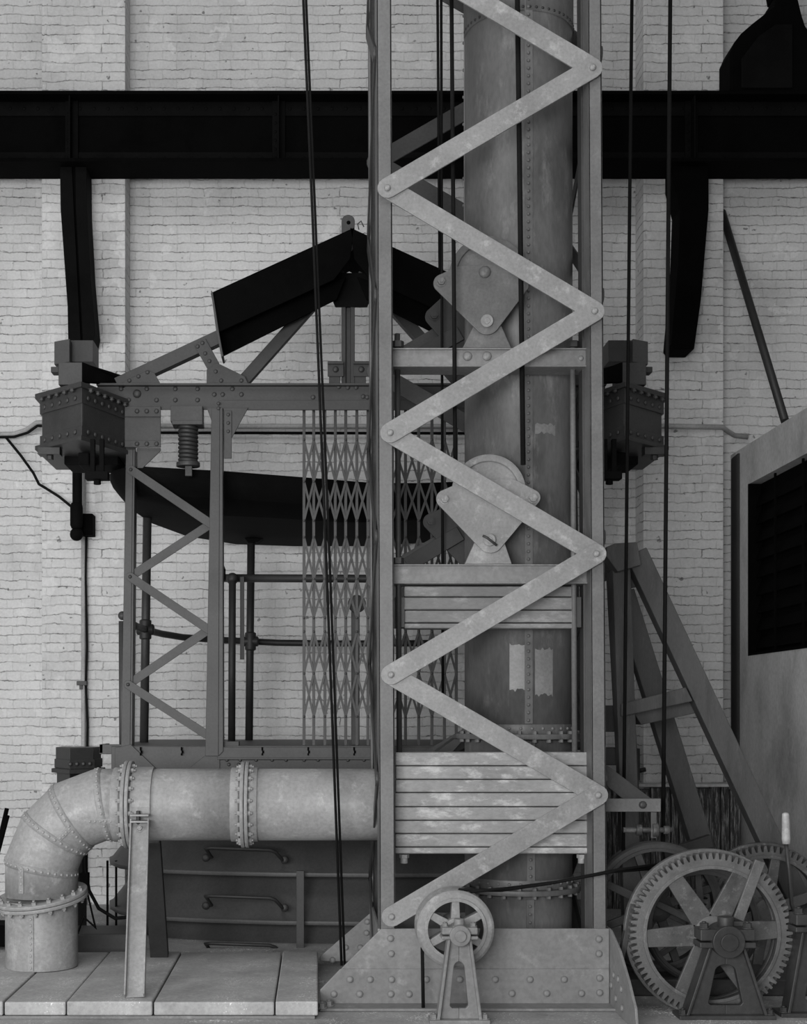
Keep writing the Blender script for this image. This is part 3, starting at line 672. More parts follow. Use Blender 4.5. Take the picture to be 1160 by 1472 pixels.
MB().prism([W(320, 808, 9.95), W(324, 818, 9.95), W(324, 832, 9.95), W(320, 838, 9.95)], (0, .03, 0)).build('lug', 'black', pl)
# lever with disc behind gate
MB().cyl(W(513, 868, 9.95), W(513, 868, 10.0), S(13, 10), 24).build('brake_disc', 'dframe', pl)
MB().bpx(505, 517, 872, 1074, 10.0, 10.05).build('lever_post', 'frame', pl)
# hood: shallow dish under the frame
def dish():
    out = [(158, 684, 10.0), (163, 675, 9.85), (178, 669, 9.75), (205, 665, 9.7), (330, 672, 9.9), (460, 683, 10.2), (540, 690, 10.4), (600, 688, 10.4), (700, 684, 10.3), (790, 676, 10.1), (800, 690, 10.6), (770, 700, 11.2), (680, 708, 11.8), (540, 712, 12.1), (420, 710, 12.1), (330, 706, 12.0), (255, 702, 11.6), (200, 697, 11.0), (168, 692, 10.4)]
    P = [W(a, b, c) for a, b, c in out]; zr = sum(p.z for p in P)/len(P)
    n = len(P); c = sum(P, V((0, 0, 0)))/n
    zt = EYE+1.72
    top = [V((p.x, p.y, zt)) for p in P]
    rim = [V((p.x, p.y, zt-.05)) for p in P]
    mid = [V((c.x+(p.x-c.x)*.985, c.y+(p.y-c.y)*.985+.0, zt-.10)) for p in P]
    low = [V((c.x+(p.x-c.x)*.93, c.y+(p.y-c.y)*.96+.05, zt-.19-.05*max(0, (p.y-10.5)))) for p in P]
    bt2 = [V((c.x+(p.x-c.x)*.5, c.y+(p.y-c.y)*.5+.1, zt-.26)) for p in P]
    vs = top+rim+mid+low+bt2; fs = [(a*n+i, a*n+(i+1) % n, (a+1)*n+(i+1) % n, (a+1)*n+i) for a in range(4) for i in range(n)]+[list(range(n)), list(range(4*n, 5*n))]
    return MB().add(vs, fs, [True]*(4*n)+[False]*2)
dish().build('canopy_dish', 'soot', pl, .004)
MB().ppx([(322, 757), (340, 760), (356, 779), (370, 779), (388, 768), (388, 752), (330, 752)], 11.6, 11.75).build('canopy_bracket', 'soot', pl)
# sliding gate
gt = thing('folding_gate', W(548, 1075, 9.85), 'collapsible steel lattice gate closing the platform, seen through the tower', 'gate')
GYy = 9.82
xs = [437, 451, 467, 482, 497, 513, 529, 545, 564, 583, 602, 621, 639, 656]
for i, x in enumerate(xs):
    k_ = MB().bpx(x-2.1, x+2.1, 588 if x not in (451, 529) else 572, 1078, GYy, GYy+.02).build('picket', 'gate', gt, .002)
    for y in (610, 690, 760, 830, 900, 968): 
        pass
for a, b_ in zip(xs[:-1], xs[1:]):
    for (yt, ym, yb) in ((632, 692, 748), (772, 832, 888), (908, 968, 1030)):
        mb = MB()
        for (p, q_) in (((a, yt), (b_, ym)), ((b_, yt), (a, ym)), ((a, ym), (b_, yb)), ((b_, ym), (a, yb))):
            o_ = -.006 if p[0] < q_[0] else -.013
            mb.beam(W(p[0], p[1], GYy+o_), W(q_[0], q_[1], GYy+o_), S(3.2, GYy), .005)
        for x in (a,):
            for y in (yt, ym, yb): mb.dome(W(x, y, GYy-.013), NF, .009)
        mb.build('scissor_lattice', 'gate', gt, 0)

# ------------------------------------------------------------------ hoist tower
TY, TR = 8.0, 9.30
tw = thing('hoist_tower', V((X_(705, TY), 8.6, 0)), 'tall grey latticed steel hoist tower with zigzag flat braces and riveted base', 'tower')
ztop = 7.2
def lx(px_t, px_b, z): # px edge at z for the front plane
    py = CY-(z-EYE)*F/TY; return px_t+(px_b-px_t)*py/1335.0
def legmb(a, b_, c, d, z0, z1, Y0, dep, flip=1, t=.012):
    """front plate between px lines a->b (left edge) and c->d (right edge), flanges going to Y0+dep"""
    mb = MB()
    def xx(t0, t1, z): return X_(lx(t0, t1, z), TY)
    x00, x01, x10, x11 = xx(a, b_, z0), xx(c, d, z0), xx(a, b_, z1), xx(c, d, z1)
    mb.prism([(x00, Y0, z0), (x01, Y0, z0), (x11, Y0, z1), (x10, Y0, z1)], (0, t, 0))
    mb.prism([(x00, Y0, z0), (x00+t, Y0, z0), (x10+t, Y0, z1), (x10, Y0, z1)], (0, dep, 0))
    mb.prism([(x01-t, Y0, z0), (x01, Y0, z0), (x11, Y0, z1), (x11-t, Y0, z1)], (0, dep, 0))
    return mb
legmb(541, 545.5, 562.5, 568.5, .2, ztop, TY, .24).build('leg', 'steel', tw, .004)
legmb(845, 851.5, 864.5, 872.5, .2, ztop, TY, .24).build('leg', 'steel', tw, .004)
legmb(541, 545.5, 562.5, 568.5, .2, ztop, TR, -.14).build('leg', 'steel', tw, .004)
legmb(845, 851.5, 864.5, 872.5, .2, ztop, TR, -.14).build('leg', 'steel', tw, .004)
mbg = MB(); x0, x1 = X_(835+10, 8.2), X_(843+10, 8.2)
mbg.prism([(X_(841, 8.16), 8.16, .2), (X_(856, 8.16), 8.16, .2), (X_(848, 8.16), 8.16, ztop), (X_(833, 8.16), 8.16, ztop)], (0, .12, 0)).build('guide_rail', 'frame', tw)
# front braces
NR = [(852-6.9, -253), (852, 97), (855, 447), (857.5, 796), (860, 1143)]; NL = [(554, -80), (557, 270), (561, 622), (562, 970), (563, 1318)]
for k in range(4):
    # ascending bars in front (left node k+1 .. right node k+1 above it)
    b_ = MB().beam(W(*NL[k+1], TY-.035), W(*NR[k+1], TY-.035), S(29, TY), .014, ends=True).build('brace', 'brace', tw, .003)
    rivets(b_, [W(*NL[k+1], TY-.035), W(*NR[k+1], TY-.035)], .020, NF, 'brace', 'pin', .016)
for k in range(4):
    MB().beam(W(*NL[k], TY-.019), W(*NR[k+1], TY-.019), S(29, TY), .014, ends=True).build('brace', 'brace', tw, .003)
b_ = MB().beam(W(*NL[0], TY-.035), W(*NR[0], TY-.035), S(29, TY), .014, ends=True).build('brace', 'brace', tw, .003)
# rear braces
rl, rr_ = X_(553, TY), X_(857, TY); zz = Z_(232, TR)
k = 0; z = zz+1.4
zl = []
while z > .8:
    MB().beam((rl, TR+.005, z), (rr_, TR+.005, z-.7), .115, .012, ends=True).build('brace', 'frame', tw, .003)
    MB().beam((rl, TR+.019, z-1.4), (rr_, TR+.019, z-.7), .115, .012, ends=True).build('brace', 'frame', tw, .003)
    z -= 1.4
# side braces
for sx, (pa, pb) in ((-.014, (543, 543)), (.002, (872, 872))):
    z = 6.9
    while z > 1.0:
        xa = X_(lx(541, 545.5, z), TY)-.013 if sx < 0 else X_(lx(864.5, 872.5, z), TY)+.002
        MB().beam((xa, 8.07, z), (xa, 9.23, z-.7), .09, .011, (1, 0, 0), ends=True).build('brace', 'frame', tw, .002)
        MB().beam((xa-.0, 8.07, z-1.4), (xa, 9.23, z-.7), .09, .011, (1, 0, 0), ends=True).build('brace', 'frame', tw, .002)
        z -= 1.4
# base
bp1 = MB().ppx([(548, 1335), (876, 1335), (876, 1447), (460, 1447), (460, 1423)], TY-.02, TY-.002).build('base_plate', 'base', tw, .004)
MB().ppx([(489, 1393), (876, 1393), (876, 1445), (460, 1445), (460, 1423)], TY-.032, TY-.02).build('base_angle', 'base', tw, .004)
MB().box(X_(460, TY), X_(876, TY), TY-.18, TY-.02, 0.002, .018).build('base_foot', 'base', tw, .004)
rvp = [(561.5, 1349), (562.5, 1371), (861, 1350), (861, 1371)]
rivets(bp1, [W(a, b, TY-.02) for a, b in rvp], .021, NF, 'base')
rvp = [(503, 1408), (532, 1408), (563, 1408), (613, 1408), (661, 1408), (712, 1408), (762, 1408), (811, 1408), (862, 1406), (480, 1429), (517, 1429), (562, 1429), (588, 1429), (736, 1428), (786, 1428), (836, 1428), (862, 1427)]
rivets(bp1, [W(a, b, TY-.032) for a, b in rvp], .021, NF, 'base')
bolts(bp1, [V((X_(473, 7.9), 7.9, .018)), V((X_(463, 7.88), 7.84, .018))], .022, (0, 0, 1), 'base')
MB().ppx([(533, 1312), (830, 1312), (830, 1382), (460, 1382), (460, 1375)], 9.24, 9.255).build('base_plate', 'base', tw, .004)
rear = [(528, 1325), (527, 1341), (497, 1362), (478, 1380), (518, 1362)]
rivets(tw, [W(a, b, 9.24) for a, b in rear], .021, NF, 'base')
wx = X_(876, TY-.02)
wg = MB().prism([(wx, 7.97, .44), (wx, 7.72, .36), (wx, 7.5, .235), (wx, 7.34, .12), (wx, 7.30, .0), (wx, 7.97, 0)], (.015, 0, 0)).build('side_wing', 'base', tw, .003)
rivets(wg, [V((wx, y, z)) for y, z in ((7.86, .2), (7.74, .2), (7.92, .13), (7.80, .08), (7.66, .16), (7.64, .06))], .02, (-1, 0, 0), 'base')
MB().prism([(wx, TY, .0), (wx+.015, TY, 0), (wx+.015, TY, .44), (wx, TY, .44)], (0, 1.25, 0)).build('side_plate', 'base', tw, .003)
wl = X_(548, TY)-.02
MB().prism([(wl, TY, .0), (wl+.015, TY, 0), (wl+.015, TY, .44), (wl, TY, .44)], (0, 1.24, 0)).build('side_plate', 'base', tw, .003)
# cross beams
for y0, y1, mt in ((500, 527, 'steel'), (811, 839, 'steel')):
    cbm = MB().bpx(564, 852, y0, y1, 8.12, 8.13).bpx(564, 852, y0, y0+2.2, 8.10, 8.30).bpx(564, 852, y1-2.2, y1, 8.10, 8.30).build('cross_beam', 'base', tw, .003)
    if y0 == 500: rivets(cbm, [W(672, 512, 8.12), W(700, 512, 8.12)], .028, NF, 'base', 'bolt_head', .012); rivets(cbm, [W(835, 515, 8.12)], .016, NF, 'base')
# guide rods
for px, yt, yb, Yq in ((571, 480, 1084, 8.18), (823, 500, 1084, 8.18)):
    MB().tube([W(px, yt, Yq), W(px+3, yb, Yq)], S(4, Yq), 12).build('tie_rod', 'frame' if px < 600 else 'steel', tw, 0)
    for y in (498, 809): MB().hexb(W(px+.8, y+2, Yq), (0, 0, 1), S(9, Yq), S(9, Yq)).build('nut', 'frame', tw, .001)
# upper & lower weights
def weight(bounds, xa, xb, name, label, mat, Y0, Y1):
    w = thing(name, W((xa+xb)/2, bounds[-1], (Y0+Y1)/2), label, 'counterweight', 'counterweight slabs in the tower')
    for i in range(len(bounds)-1):
        dx = random.uniform(-.004, .004)
        MB().box(X_(xa, Y0)+dx, X_(xb, Y0)+dx*.5, Y0+random.uniform(0, .008), Y1, Z_(bounds[i+1], Y0)+.0025, Z_(bounds[i], Y0)-.002).build('slab', mat, w, .007)
    return w
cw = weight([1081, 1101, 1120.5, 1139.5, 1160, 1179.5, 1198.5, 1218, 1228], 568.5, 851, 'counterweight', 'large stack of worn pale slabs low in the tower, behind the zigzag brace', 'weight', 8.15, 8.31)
for px in (581, 836): MB().hexb(W(px, 1228, 8.2), (0, 0, -1), .03, .022).cyl(W(px, 1233, 8.2), W(px, 1241, 8.2), .022, 12).build('nut', 'weight', cw, .002)
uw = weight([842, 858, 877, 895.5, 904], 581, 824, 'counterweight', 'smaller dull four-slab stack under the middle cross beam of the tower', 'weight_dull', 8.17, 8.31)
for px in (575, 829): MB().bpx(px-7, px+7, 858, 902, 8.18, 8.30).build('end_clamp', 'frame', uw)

# ------------------------------------------------------------------ furnace shaft
SY = 8.68; SXc = X_(745, SY); SR = .333
sh = thing('furnace_shaft', V((SXc, SY, 0)), 'tall riveted round iron furnace shaft rising inside the hoist tower', 'shaft')
fz = Z_(1058, SY); fz2 = Z_(1274, SY)
MB().lathe([(SR, fz+.02), (SR, 7.6)], (SXc, SY, 0), seg=64).build('upper_shell', 'shaft', sh, 0)
MB().lathe([(SR, fz2+.02), (SR, fz-.02)], (SXc, SY, 0), seg=64).build('middle_shell', 'shaft', sh, 0)
MB().lathe([(SR-.003, 0), (SR-.003, fz2-.02)], (SXc, SY, 0), seg=64).build('lower_shell', 'shaft', sh, 0)
for z, R in ((fz, .385), (fz2, .385)):
    f_ = MB().lathe([(SR-.01, -.016), (R, -.016), (R, .016), (SR-.01, .016)], (SXc, SY, z), seg=64).lathe([(SR-.01, .016), (SR+.008, .016), (SR+.008, .075), (SR-.01, .075)], (SXc, SY, z), seg=64).build('flange', 'shaft', sh, .003)
    P = [V((SXc+math.sin(a)*.362, SY-math.cos(a)*.362, z)) for a in [(-1.4+i*.255) for i in range(12)]]
    mbb = MB().hexb((0, 0, -.034), (0, 0, 1), .015, .068); copies(mbb, 'bolt', 'shaft', f_, P)
    rivets(f_, [V((SXc+math.sin(a)*(SR+.008), SY-math.cos(a)*(SR+.008), z+.05)) for a in [(-1.3+i*.2) for i in range(14)]], .010, NF, 'shaft')
# lap band at top
bz = Z_(10, SY-SR)
bd = MB().lathe([(SR-.01, 0), (SR+.006, 0), (SR+.006, .6), (SR-.01, .6)], (SXc, SY, bz-.02), seg=64).build('lap_band', 'shaft', sh, 0)
for i in range(26):
    a = -1.5+i*.12; n_ = V((math.sin(a), -math.cos(a), 0)); rivets(bd, [V((SXc, SY, bz))+n_*(SR+.006)], .009, n_, 'dframe')
def seam(ang, z0, z1, pitch, name='seam_strap'):
    n_ = V((math.sin(ang), -math.cos(ang), 0)); t = V((math.cos(ang), math.sin(ang), 0)); c = V((SXc, SY, 0))+n_*(SR-.004)
    mb = MB().prism([c-t*.030+V((0, 0, z0)), c+t*.018+V((0, 0, z0)), c+t*.018+V((0, 0, z1)), c-t*.030+V((0, 0, z1))], n_*.009)
    z = z0+.02
    while z < z1: mb.dome(c+n_*.009+V((0, 0, z))-t*.008, n_, .0105, .009); z += pitch
    return mb.build(name, 'shaft', sh, .0)
seam(-.0+.06, fz+.08, 7.5, .046); seam(.10, fz2+.03, fz-.03, .05); seam(.09, .02, fz2-.04, .048); seam(-PI/2-.1+.0, 4.5, 7.4, .17)
def curved_patch(a0, a1, z0, z1, name, mat):
    n = 10; vs = []
    for r_ in (SR+.0012, SR-.002):
        for zc in (z0, z1):
            for i in range(n+1):
                a = a0+(a1-a0)*i/n; jz = random.uniform(-.012, .012)
                vs.append(V((SXc+math.sin(a)*r_, SY-math.cos(a)*r_, zc+jz)))
    m_ = n+1; fs = [(i, i+1, m_+i+1, m_+i) for i in range(n)]
    return MB().add(vs[:2*m_], fs, True).build(name, mat, sh, 0)
curved_patch(.16, .58, Z_(622, 8.36), Z_(609, 8.36), 'paint_patch', 'patch')
curved_patch(.16, .52, Z_(999, 8.36), Z_(932, 8.36), 'paint_patch', 'patch')
curved_patch(-.30, .04, Z_(992, 8.36), Z_(925, 8.36), 'paint_patch', 'patch')
# stand beneath the upper flange
MB().ppx([(653, 1062), (668, 1062), (650, 1082), (625, 1082)], 9.02, 9.2).build('bracket', 'dframe', sh)

# ------------------------------------------------------------------ sheave blocks
def sheave(name, label, cpx, r_px, lobes, bl, Yp, mat, trap=None, dark=False, ctr=None):
    s_ = thing(name, W(cpx[0], cpx[1]+70, Yp), label, 'pulley', 'sheave blocks on the tower cross beams')
    # front and rear cheek plates
    c1_ = MB().ppx(lobed(lobes), Yp, Yp+.014).build('cheek_plate', mat, s_, .003)
    MB().ppx(lobed(lobes), Yp+.085, Yp+.098).build('cheek_plate', mat, s_, .003)
    R = S(r_px, Yp+.05); cc = W(cpx[0], cpx[1], Yp+.025)
    MB().lathe([(R*.2, 0), (R*.80, .012), (R*.82, .0), (R, 0), (R*.93, .02), (R*.93, .028), (R, .05), (R*.82, .05), (R*.8, .038), (R*.2, .05), (R*.2, 0)], cc, (0, 1, 0), 56).build('sheave', mat, s_, .002)
    for (x, y, r_) in bl: bolts(c1_, [W(x, y, Yp)], S(r_, Yp), NF, mat, h=.018)
    if ctr: rivets(c1_, [W(ctr[0], ctr[1], Yp)], S(9, Yp), NF, mat, 'axle_end', .02)
    if trap: MB().ppx(trap, Yp+.02, Yp+.08).build('bearing_foot', mat, s_, .004)
    return s_
sheave('sheave_block', 'upper front sheave block with diamond cheek plate on the top cross beam', (702, 395), 56, [(636, 407, 13), (662, 392, 10), (738, 386, 8), (752, 411, 8), (700, 462, 19)], [(634, 405, 5.5)], 8.17, 'cheek', [(665, 500), (684, 462), (718, 462), (735, 500)], ctr=(697, 391))
MB()
sheave('sheave_block', 'lower front sheave block, pale rim above a triangular cheek plate, on the middle cross beam', (703, 706), 53, [(640, 717, 13), (668, 704, 12), (735, 700, 12), (766, 715, 11), (705, 776, 19)], [(639, 718, 5.5), (766, 716, 6)], 8.17, 'brace', [(668, 811), (684, 776), (724, 776), (736, 811)])
for o in bpy.data.objects:
    pass
lowb = [o for o in COL.objects if o.name.startswith('sheave_block')][-1]
upb = [o for o in COL.objects if o.name.startswith('sheave_block')][0]
for par, (x, y) in ((upb, (700, 461)), (lowb, (703.5, 776))):
    k_ = MB().cyl(W(x, y, 8.17), W(x, y, 8.15), S(9, 8.17), 20).cyl(W(x, y, 8.15), W(x, y, 8.145), S(4.5, 8.17), 16).build('axle_end', 'base', par, .002)
MB().tube([W(694, 770, 8.145), W(700, 773, 8.14), W(714, 784, 8.145)], .008, 6).build('cotter_pin', 'frame', lowb, 0)
sheave('sheave_block', 'dark upper rear sheave block, partly hidden left of the shaft', (690, 440), 46, [(624, 455, 13), (650, 430, 12), (700, 430, 10), (668, 505, 14)], [(624, 454, 5.5)], 9.06, 'dframe')
sheave('sheave_block', 'dark lower rear sheave block, partly hidden left of the shaft', (690, 740), 46, [(620, 750, 12), (650, 735, 10), (700, 735, 10), (672, 805, 12)], [(619, 750, 5.5)], 9.06, 'dframe')
for par, y0, y1, lb in ((upb, 520, 478, 'upper'), (lowb, 812, 766, 'lower')):
    o = MB().beam(W(586, y0, 9.03), W(662, y1, 9.03), S(22, 9), .02).build('link_bar', 'dframe', None, .003)
    tag(o, 'flat sloping link bar leading to the dark %s rear sheave block' % lb, 'bar')
# cables
def cable(pts, label, r=.012, mat='cable'):
    o = MB().tube(pts, r, 8).build('steel_cable', mat, None, 0); return tag(o, label, 'cable')
cable([W(434, -60, 8.3), W(436, 0, 8.3), W(450, 330, 8.3), W(466, 730, 8.3), W(491, 1388, 8.3)], 'steel cable slanting down left of the tower, the left strand of the pair', .008)
cable([W(439, -60, 8.32), W(440, 0, 8.32), W(454, 330, 8.32), W(471, 730, 8.32), W(495.5, 1388, 8.32)], 'right strand of the slanting cable pair left of the tower', .0075)
cable([W(628.5, -60, 8.95), W(632, 388, 8.95)], 'left one of two thin cables running close together inside the tower top', .009)
cable([W(634, -60, 8.95), W(636.5, 1000, 8.95)], 'right one of two thin cables running close together inside the tower top', .009)
cable([W(648.5, -60, 8.08), W(652, 350, 8.08), W(654.5, 690, 8.08)], 'cable passing in front of the upper cheek plate to the lower sheave, left side', .012)
cable([W(743, -60, 8.08), W(747, 250, 8.08), W(752, 668, 8.08)], 'thicker cable in front of the shaft, reaching the lower sheave right side', .015)
cable([W(909, -60, 8.75), W(905, 300, 8.75), W(896, 1225, 8.5)], 'thin plumb cable just right of the tower, passing the timber trestle head', .011)
cable([W(964, -60, 8.7), W(960, 400, 8.7), W(953, 1214, 8.5)], 'long plumb cable at right crossing the trestle, down to the winch wheel', .013)

# ------------------------------------------------------------------ bracket arm right of the tower
ba = thing('bracket_arm', W(915, 1170, 8.6), 'horizontal flat bracket arm with diagonal stay right of the tower foot', 'bracket')
p_ = MB().bpx(866, 950, 1148, 1167, 8.25, 8.27).build('arm', 'steel', ba)
rivets(p_, [W(924, 1157, 8.25)], .024, NF, 'frame')
MB().ppx([(866, 1098), (874, 1101), (938, 1149), (896, 1149), (866, 1125)], 8.28, 8.295).build('stay', 'frame', ba)
MB().bpx(936, 944, 1167, 1205, 8.3, 8.33).build('hanger', 'dgear', ba)
MB().tube([W(896, 1193, 8.32), W(966, 1193, 8.32)], .016, 12).build('shaft', 'dgear', ba, 0)
for x, r_ in ((918, 8), (941, 11), (958, 6)): MB().cyl(W(x-4, 1193, 8.32), W(x+4, 1193, 8.32), S(r_, 8.32), 14).build('collar', 'dgear', ba)

# ------------------------------------------------------------------ timber trestle
tr = thing('timber_trestle', V((X_(960, 9.3), 9.4, 0)), 'dark painted timber A-frame trestle standing right of the tower', 'trestle')
def ext(a, b_, Y):
    p, q_ = W(*a, Y), W(*b_, Y); t = p.z/(p.z-q_.z); return p, p.lerp(q_, t)
p, q_ = ext((915, 800), (1107, 1205), 9.0); MB().beam(p+V((0, 0, .03)), q_, S(32, 9), .13).build('leg', 'wood', tr, .006)
p, q_ = ext((893, 800), (905, 1160), 9.02); MB().beam(p, q_, S(26, 9), .10).build('leg', 'wood', tr, .006)
p, q_ = ext((880, 800), (899, 1160), 9.15); MB().beam(p, q_, S(12, 9.1), .10).build('leg', 'wood', tr, .006)
p, q_ = ext((893, 810), (912, 1160), 9.95); MB().beam(p, q_, S(17, 9.9), .12).build('leg', 'wood', tr, .006)
p, q_ = ext((897, 850), (1003, 1190), 9.9); MB().beam(p, q_, S(31, 9.9), .13).build('leg', 'wood', tr, .006)
MB().prism([W(872, 786, 8.93), W(884, 781, 8.93), W(916, 779, 8.93), (W(922, 812, 8.93)), W(888, 822, 8.93), W(872, 800, 8.93)], (0, 1.1, 0)).build('head_block', 'wood', tr, .006)
MB().ppx([(893, 1012), (986, 988), (996, 1008), (893, 1030)], 8.97, 9.0).build('rail', 'wood', tr, .005)
MB().ppx([(912, 1026), (994, 1004), (1006, 1024), (922, 1042)], 9.14, 9.85).build('rail', 'wood', tr, .005)
MB().ppx([(897, 818), (924, 826), (930, 840), (897, 848)], 9.14, 9.2).build('rail', 'wood', tr, .005)
for y0_, y1_ in ((1014, 1052), (1075, 1100)): MB().bpx(866, 893, y0_, y1_, 9.4, 9.6).build('rail', 'dframe', tr, .005)

# weathered vertical boards
bw = []
x = 868; i = 0
while x < 1052:
    w_ = random.uniform(9, 17); tone = random.choice(['oldwood', 'oldwood', 'oldwood', 'soot'])
    o = MB().box(X_(x, 11.9)+.003, X_(x+w_, 11.9)-.003, 11.9+random.uniform(0, .05), 11.98, 0, Z_(1132+random.uniform(-3, 4), 11.9)).build('board', tone, None, .004)
    bw.append((o, (x+w_/2, tone))); x += w_
nn = len(bw)
pos = ['directly beside the tower leg', 'next to the one beside the tower leg']
for i, (o, (cx0, tone)) in enumerate(bw):
    tone_w = 'soot-black' if tone == 'soot' else 'weathered grey'
    tag(o, '%s upright board, number %d of %d counted from the tower rightward behind the trestle' % (tone_w, i+1, nn), 'board', 'old upright boards behind the trestle')
lg = MB().box(X_(915, 11.9), X_(1060, 11.9), 11.86, 12.16, Z_(1131, 11.9), Z_(1127, 11.9)).build('stone_ledge', 'conc', None, .004)
tag(lg, 'thin pale ledge capping the old upright boards under the right pilaster', 'ledge')
sm_ = thing('wall_fitting', W(922, 1120, 12.0), 'small dark box fitting with a short spigot on the wall behind the trestle', 'fitting')
MB().bpx(908, 920, 1076, 1122, 11.95, 12.05).build('box', 'dframe', sm_)
MB().tube([W(918, 1108, 12.0), W(928, 1106, 12.0)], .02, 8).build('spigot', 'dframe', sm_, 0)

# ------------------------------------------------------------------ winch machinery
def spoke_wheel(name, label, cpx, Yw, Rpx, rim, nsp, a0, mat, cat='wheel', teeth=0, width=.08, hub=22, spw=16, flange_px=0, group=None, smat=None):
    c = W(*cpx, Yw); R = S(Rpx, Yw); w = thing(name, c-V((0, 0, R)), label, cat, group)
    smat = smat or mat
    ri = R-S(rim, Yw)
    mb = MB()
    if teeth:
        seg = teeth*4; Rt = R-S(9, Yw); vs = []; vb = []
        for i in range(seg):
            r_ = R if i % 4 in (0, 1) else Rt; a = 2*PI*(i+(.35 if i % 4 == 1 else (-.1 if i % 4 == 0 else 0)))/seg
            vs.append(c+V((math.cos(a)*r_, 0, math.sin(a)*r_)))
        inn = [c+V((math.cos(2*PI*i/seg)*ri, 0, math.sin(2*PI*i/seg)*ri)) for i in range(seg)]
        d = V((0, width, 0)); vv = vs+inn+[p+d for p in vs]+[p+d for p in inn]; n = seg; fs = []; sm2 = []
        for i in range(n):
            j = (i+1) % n
            fs += [(i, j, n+j, n+i), (2*n+i, 2*n+j, 3*n+j, 3*n+i), (i, j, 2*n+j, 2*n+i), (n+i, n+j, 3*n+j, 3*n+i)]; sm2 += [False, False, False, True]
        mb.add(vv, fs, sm2)
    else:
        mb.lathe([(ri, 0), (R-.015, -.0), (R, .012), (R, .022), (R-.03, width/2), (R, width-.02), (R, width-.012), (R-.015, width), (ri, width), (ri, 0)], c, (0, 1, 0), 64)
    mb.build('rim', mat, w, .002)
    MB().ring(c+V((0, -.012, 0)), (0, 1, 0), ri+S(3, Yw), ri-S(2, Yw), .02, 64).build('rim_lip', mat, w, .002)
    if flange_px:
        MB().ring(c+V((0, width+.001, 0)), (0, 1, 0), S(flange_px, Yw), ri, .05, 72).build('flange_ring', mat, w, .003)
    for k in range(nsp):
        a = math.radians(a0+360*k/nsp); d = V((math.cos(a), 0, math.sin(a))); t = V((-d.z, 0, d.x))
        h0, h1 = S(spw, Yw)/2*1.25, S(spw, Yw)/2*.95
        p0, p1 = c+d*S(hub*.6, Yw), c+d*(ri+.01)
        m_ = MB().prism([p0+t*h0, p0-t*h0, p1-t*h1, p1+t*h1], (0, width*.35, 0))
        m_.prism([p0+t*h0*.25+V((0, width*.3, 0)), p0-t*h0*.25+V((0, width*.3, 0)), p1-t*h1*.25+V((0, width*.3, 0)), p1+t*h1*.25+V((0, width*.3, 0))], (0, width*.5, 0))
        m_.build('spoke', smat, w, .004)
    MB().lathe([(S(hub*.5, Yw), -.03), (S(hub, Yw), -.02), (S(hub, Yw), width+.02), (S(hub*.5, Yw), width+.03)], c, (0, 1, 0), 32).build('hub', mat, w, .003)
    return w
def pedestal(name, label, cpx, Yp, top_hw, bot_hw, ybot_z, mat, cap_r, slot=True, dep=.12, feet=True, arch=None, gap=.0, group=None):
    c = W(*cpx, Yp); s_ = Yp/F
    w = thing(name, V((c.x, Yp+dep/2, ybot_z)), label, 'stand', group)
    h = c.z-ybot_z
    tw_, bw_ = top_hw*s_, bot_hw*s_
    # outline with inner opening: two legs, top bridge, bottom bar
    zt_ = c.z-cap_r*s_*.4
    m_ = MB(); b0 = ybot_z+.02; hb, hs, zs, za = bw_*.44, bw_*.27, c.z-h*.40, c.z-h*.31
    for sg_ in (-1, 1):
        arc = [(c.x+sg_*hs*math.cos(PI/2*i/5), Yp, zs+(za-zs)*math.sin(PI/2*i/5)) for i in range(6)]
        m_.prism([(c.x, Yp, zt_), (c.x+sg_*tw_, Yp, zt_), (c.x+sg_*bw_, Yp, b0), (c.x, Yp, b0), (c.x, Yp, b0+h*.12), (c.x+sg_*(hb-.012), Yp, b0+h*.12), (c.x+sg_*hb, Yp, b0+h*.15)]+arc, (0, dep*.35, 0))
        m_.prism([(c.x+sg_*(tw_+.008), Yp-.035, zt_), (c.x+sg_*(tw_-.008), Yp-.035, zt_), (c.x+sg_*(bw_-.008), Yp-.035, b0), (c.x+sg_*(bw_+.010), Yp-.035, b0)], (0, dep, 0))
    m_.build('frame', mat, w, .004)
    MB().box(c.x-bw_-.05, c.x+bw_+.05, Yp-.05, Yp+dep, ybot_z, ybot_z+.022).build('foot', mat, w, .004)
    r_ = cap_r*s_
    MB().cyl(c+V((0, -.07, 0)), c+V((0, dep, 0)), r_, 32).build('bearing', mat, w, .004)
    MB().box(c.x-r_*1.7, c.x+r_*1.7, Yp-.045, Yp+dep*.8, c.z+.004, c.z+r_*.75).box(c.x-r_*1.75, c.x+r_*1.75, Yp-.05, Yp+dep*.8, c.z-r_*.4, c.z-.004).build('bearing_cap', mat, w, .006)
    MB().cyl(c+V((0, -.085, 0)), c+V((0, -.06, 0)), r_*.55, 28).build('shaft_end', mat, w, .003)
    MB().cyl((c.x-.0, Yp, c.z+r_*.7), (c.x, Yp, c.z+r_*1.5), r_*.5, 16).build('oil_cup', mat, w, .004)
    bolts(w, [V((c.x+sg_*r_*1.35, Yp+.0, c.z+r_*.75)) for sg_ in (-1, 1)], r_*.28, (0, 0, 1), mat)
    bolts(w, [V((c.x+sg_*(bw_+.025), Yp-.01, ybot_z+.022)) for sg_ in (-1, 1)], .020, (0, 0, 1), mat, h=.022)
    return w
spoke_wheel('gear_wheel', 'big toothed spoked winch gear wheel in the right foreground', (1023, 1343), 7.80, 117, 21, 6, 4, 'gear', 'gear wheel', teeth=76, width=.07, hub=27, spw=26, flange_px=121, smat='dgear')
pedestal('bearing_stand', 'dark A-shaped cast stand holding the big foreground gear wheel', (1043, 1352), 7.66, 24, 56, 0, 'gdark', 23)
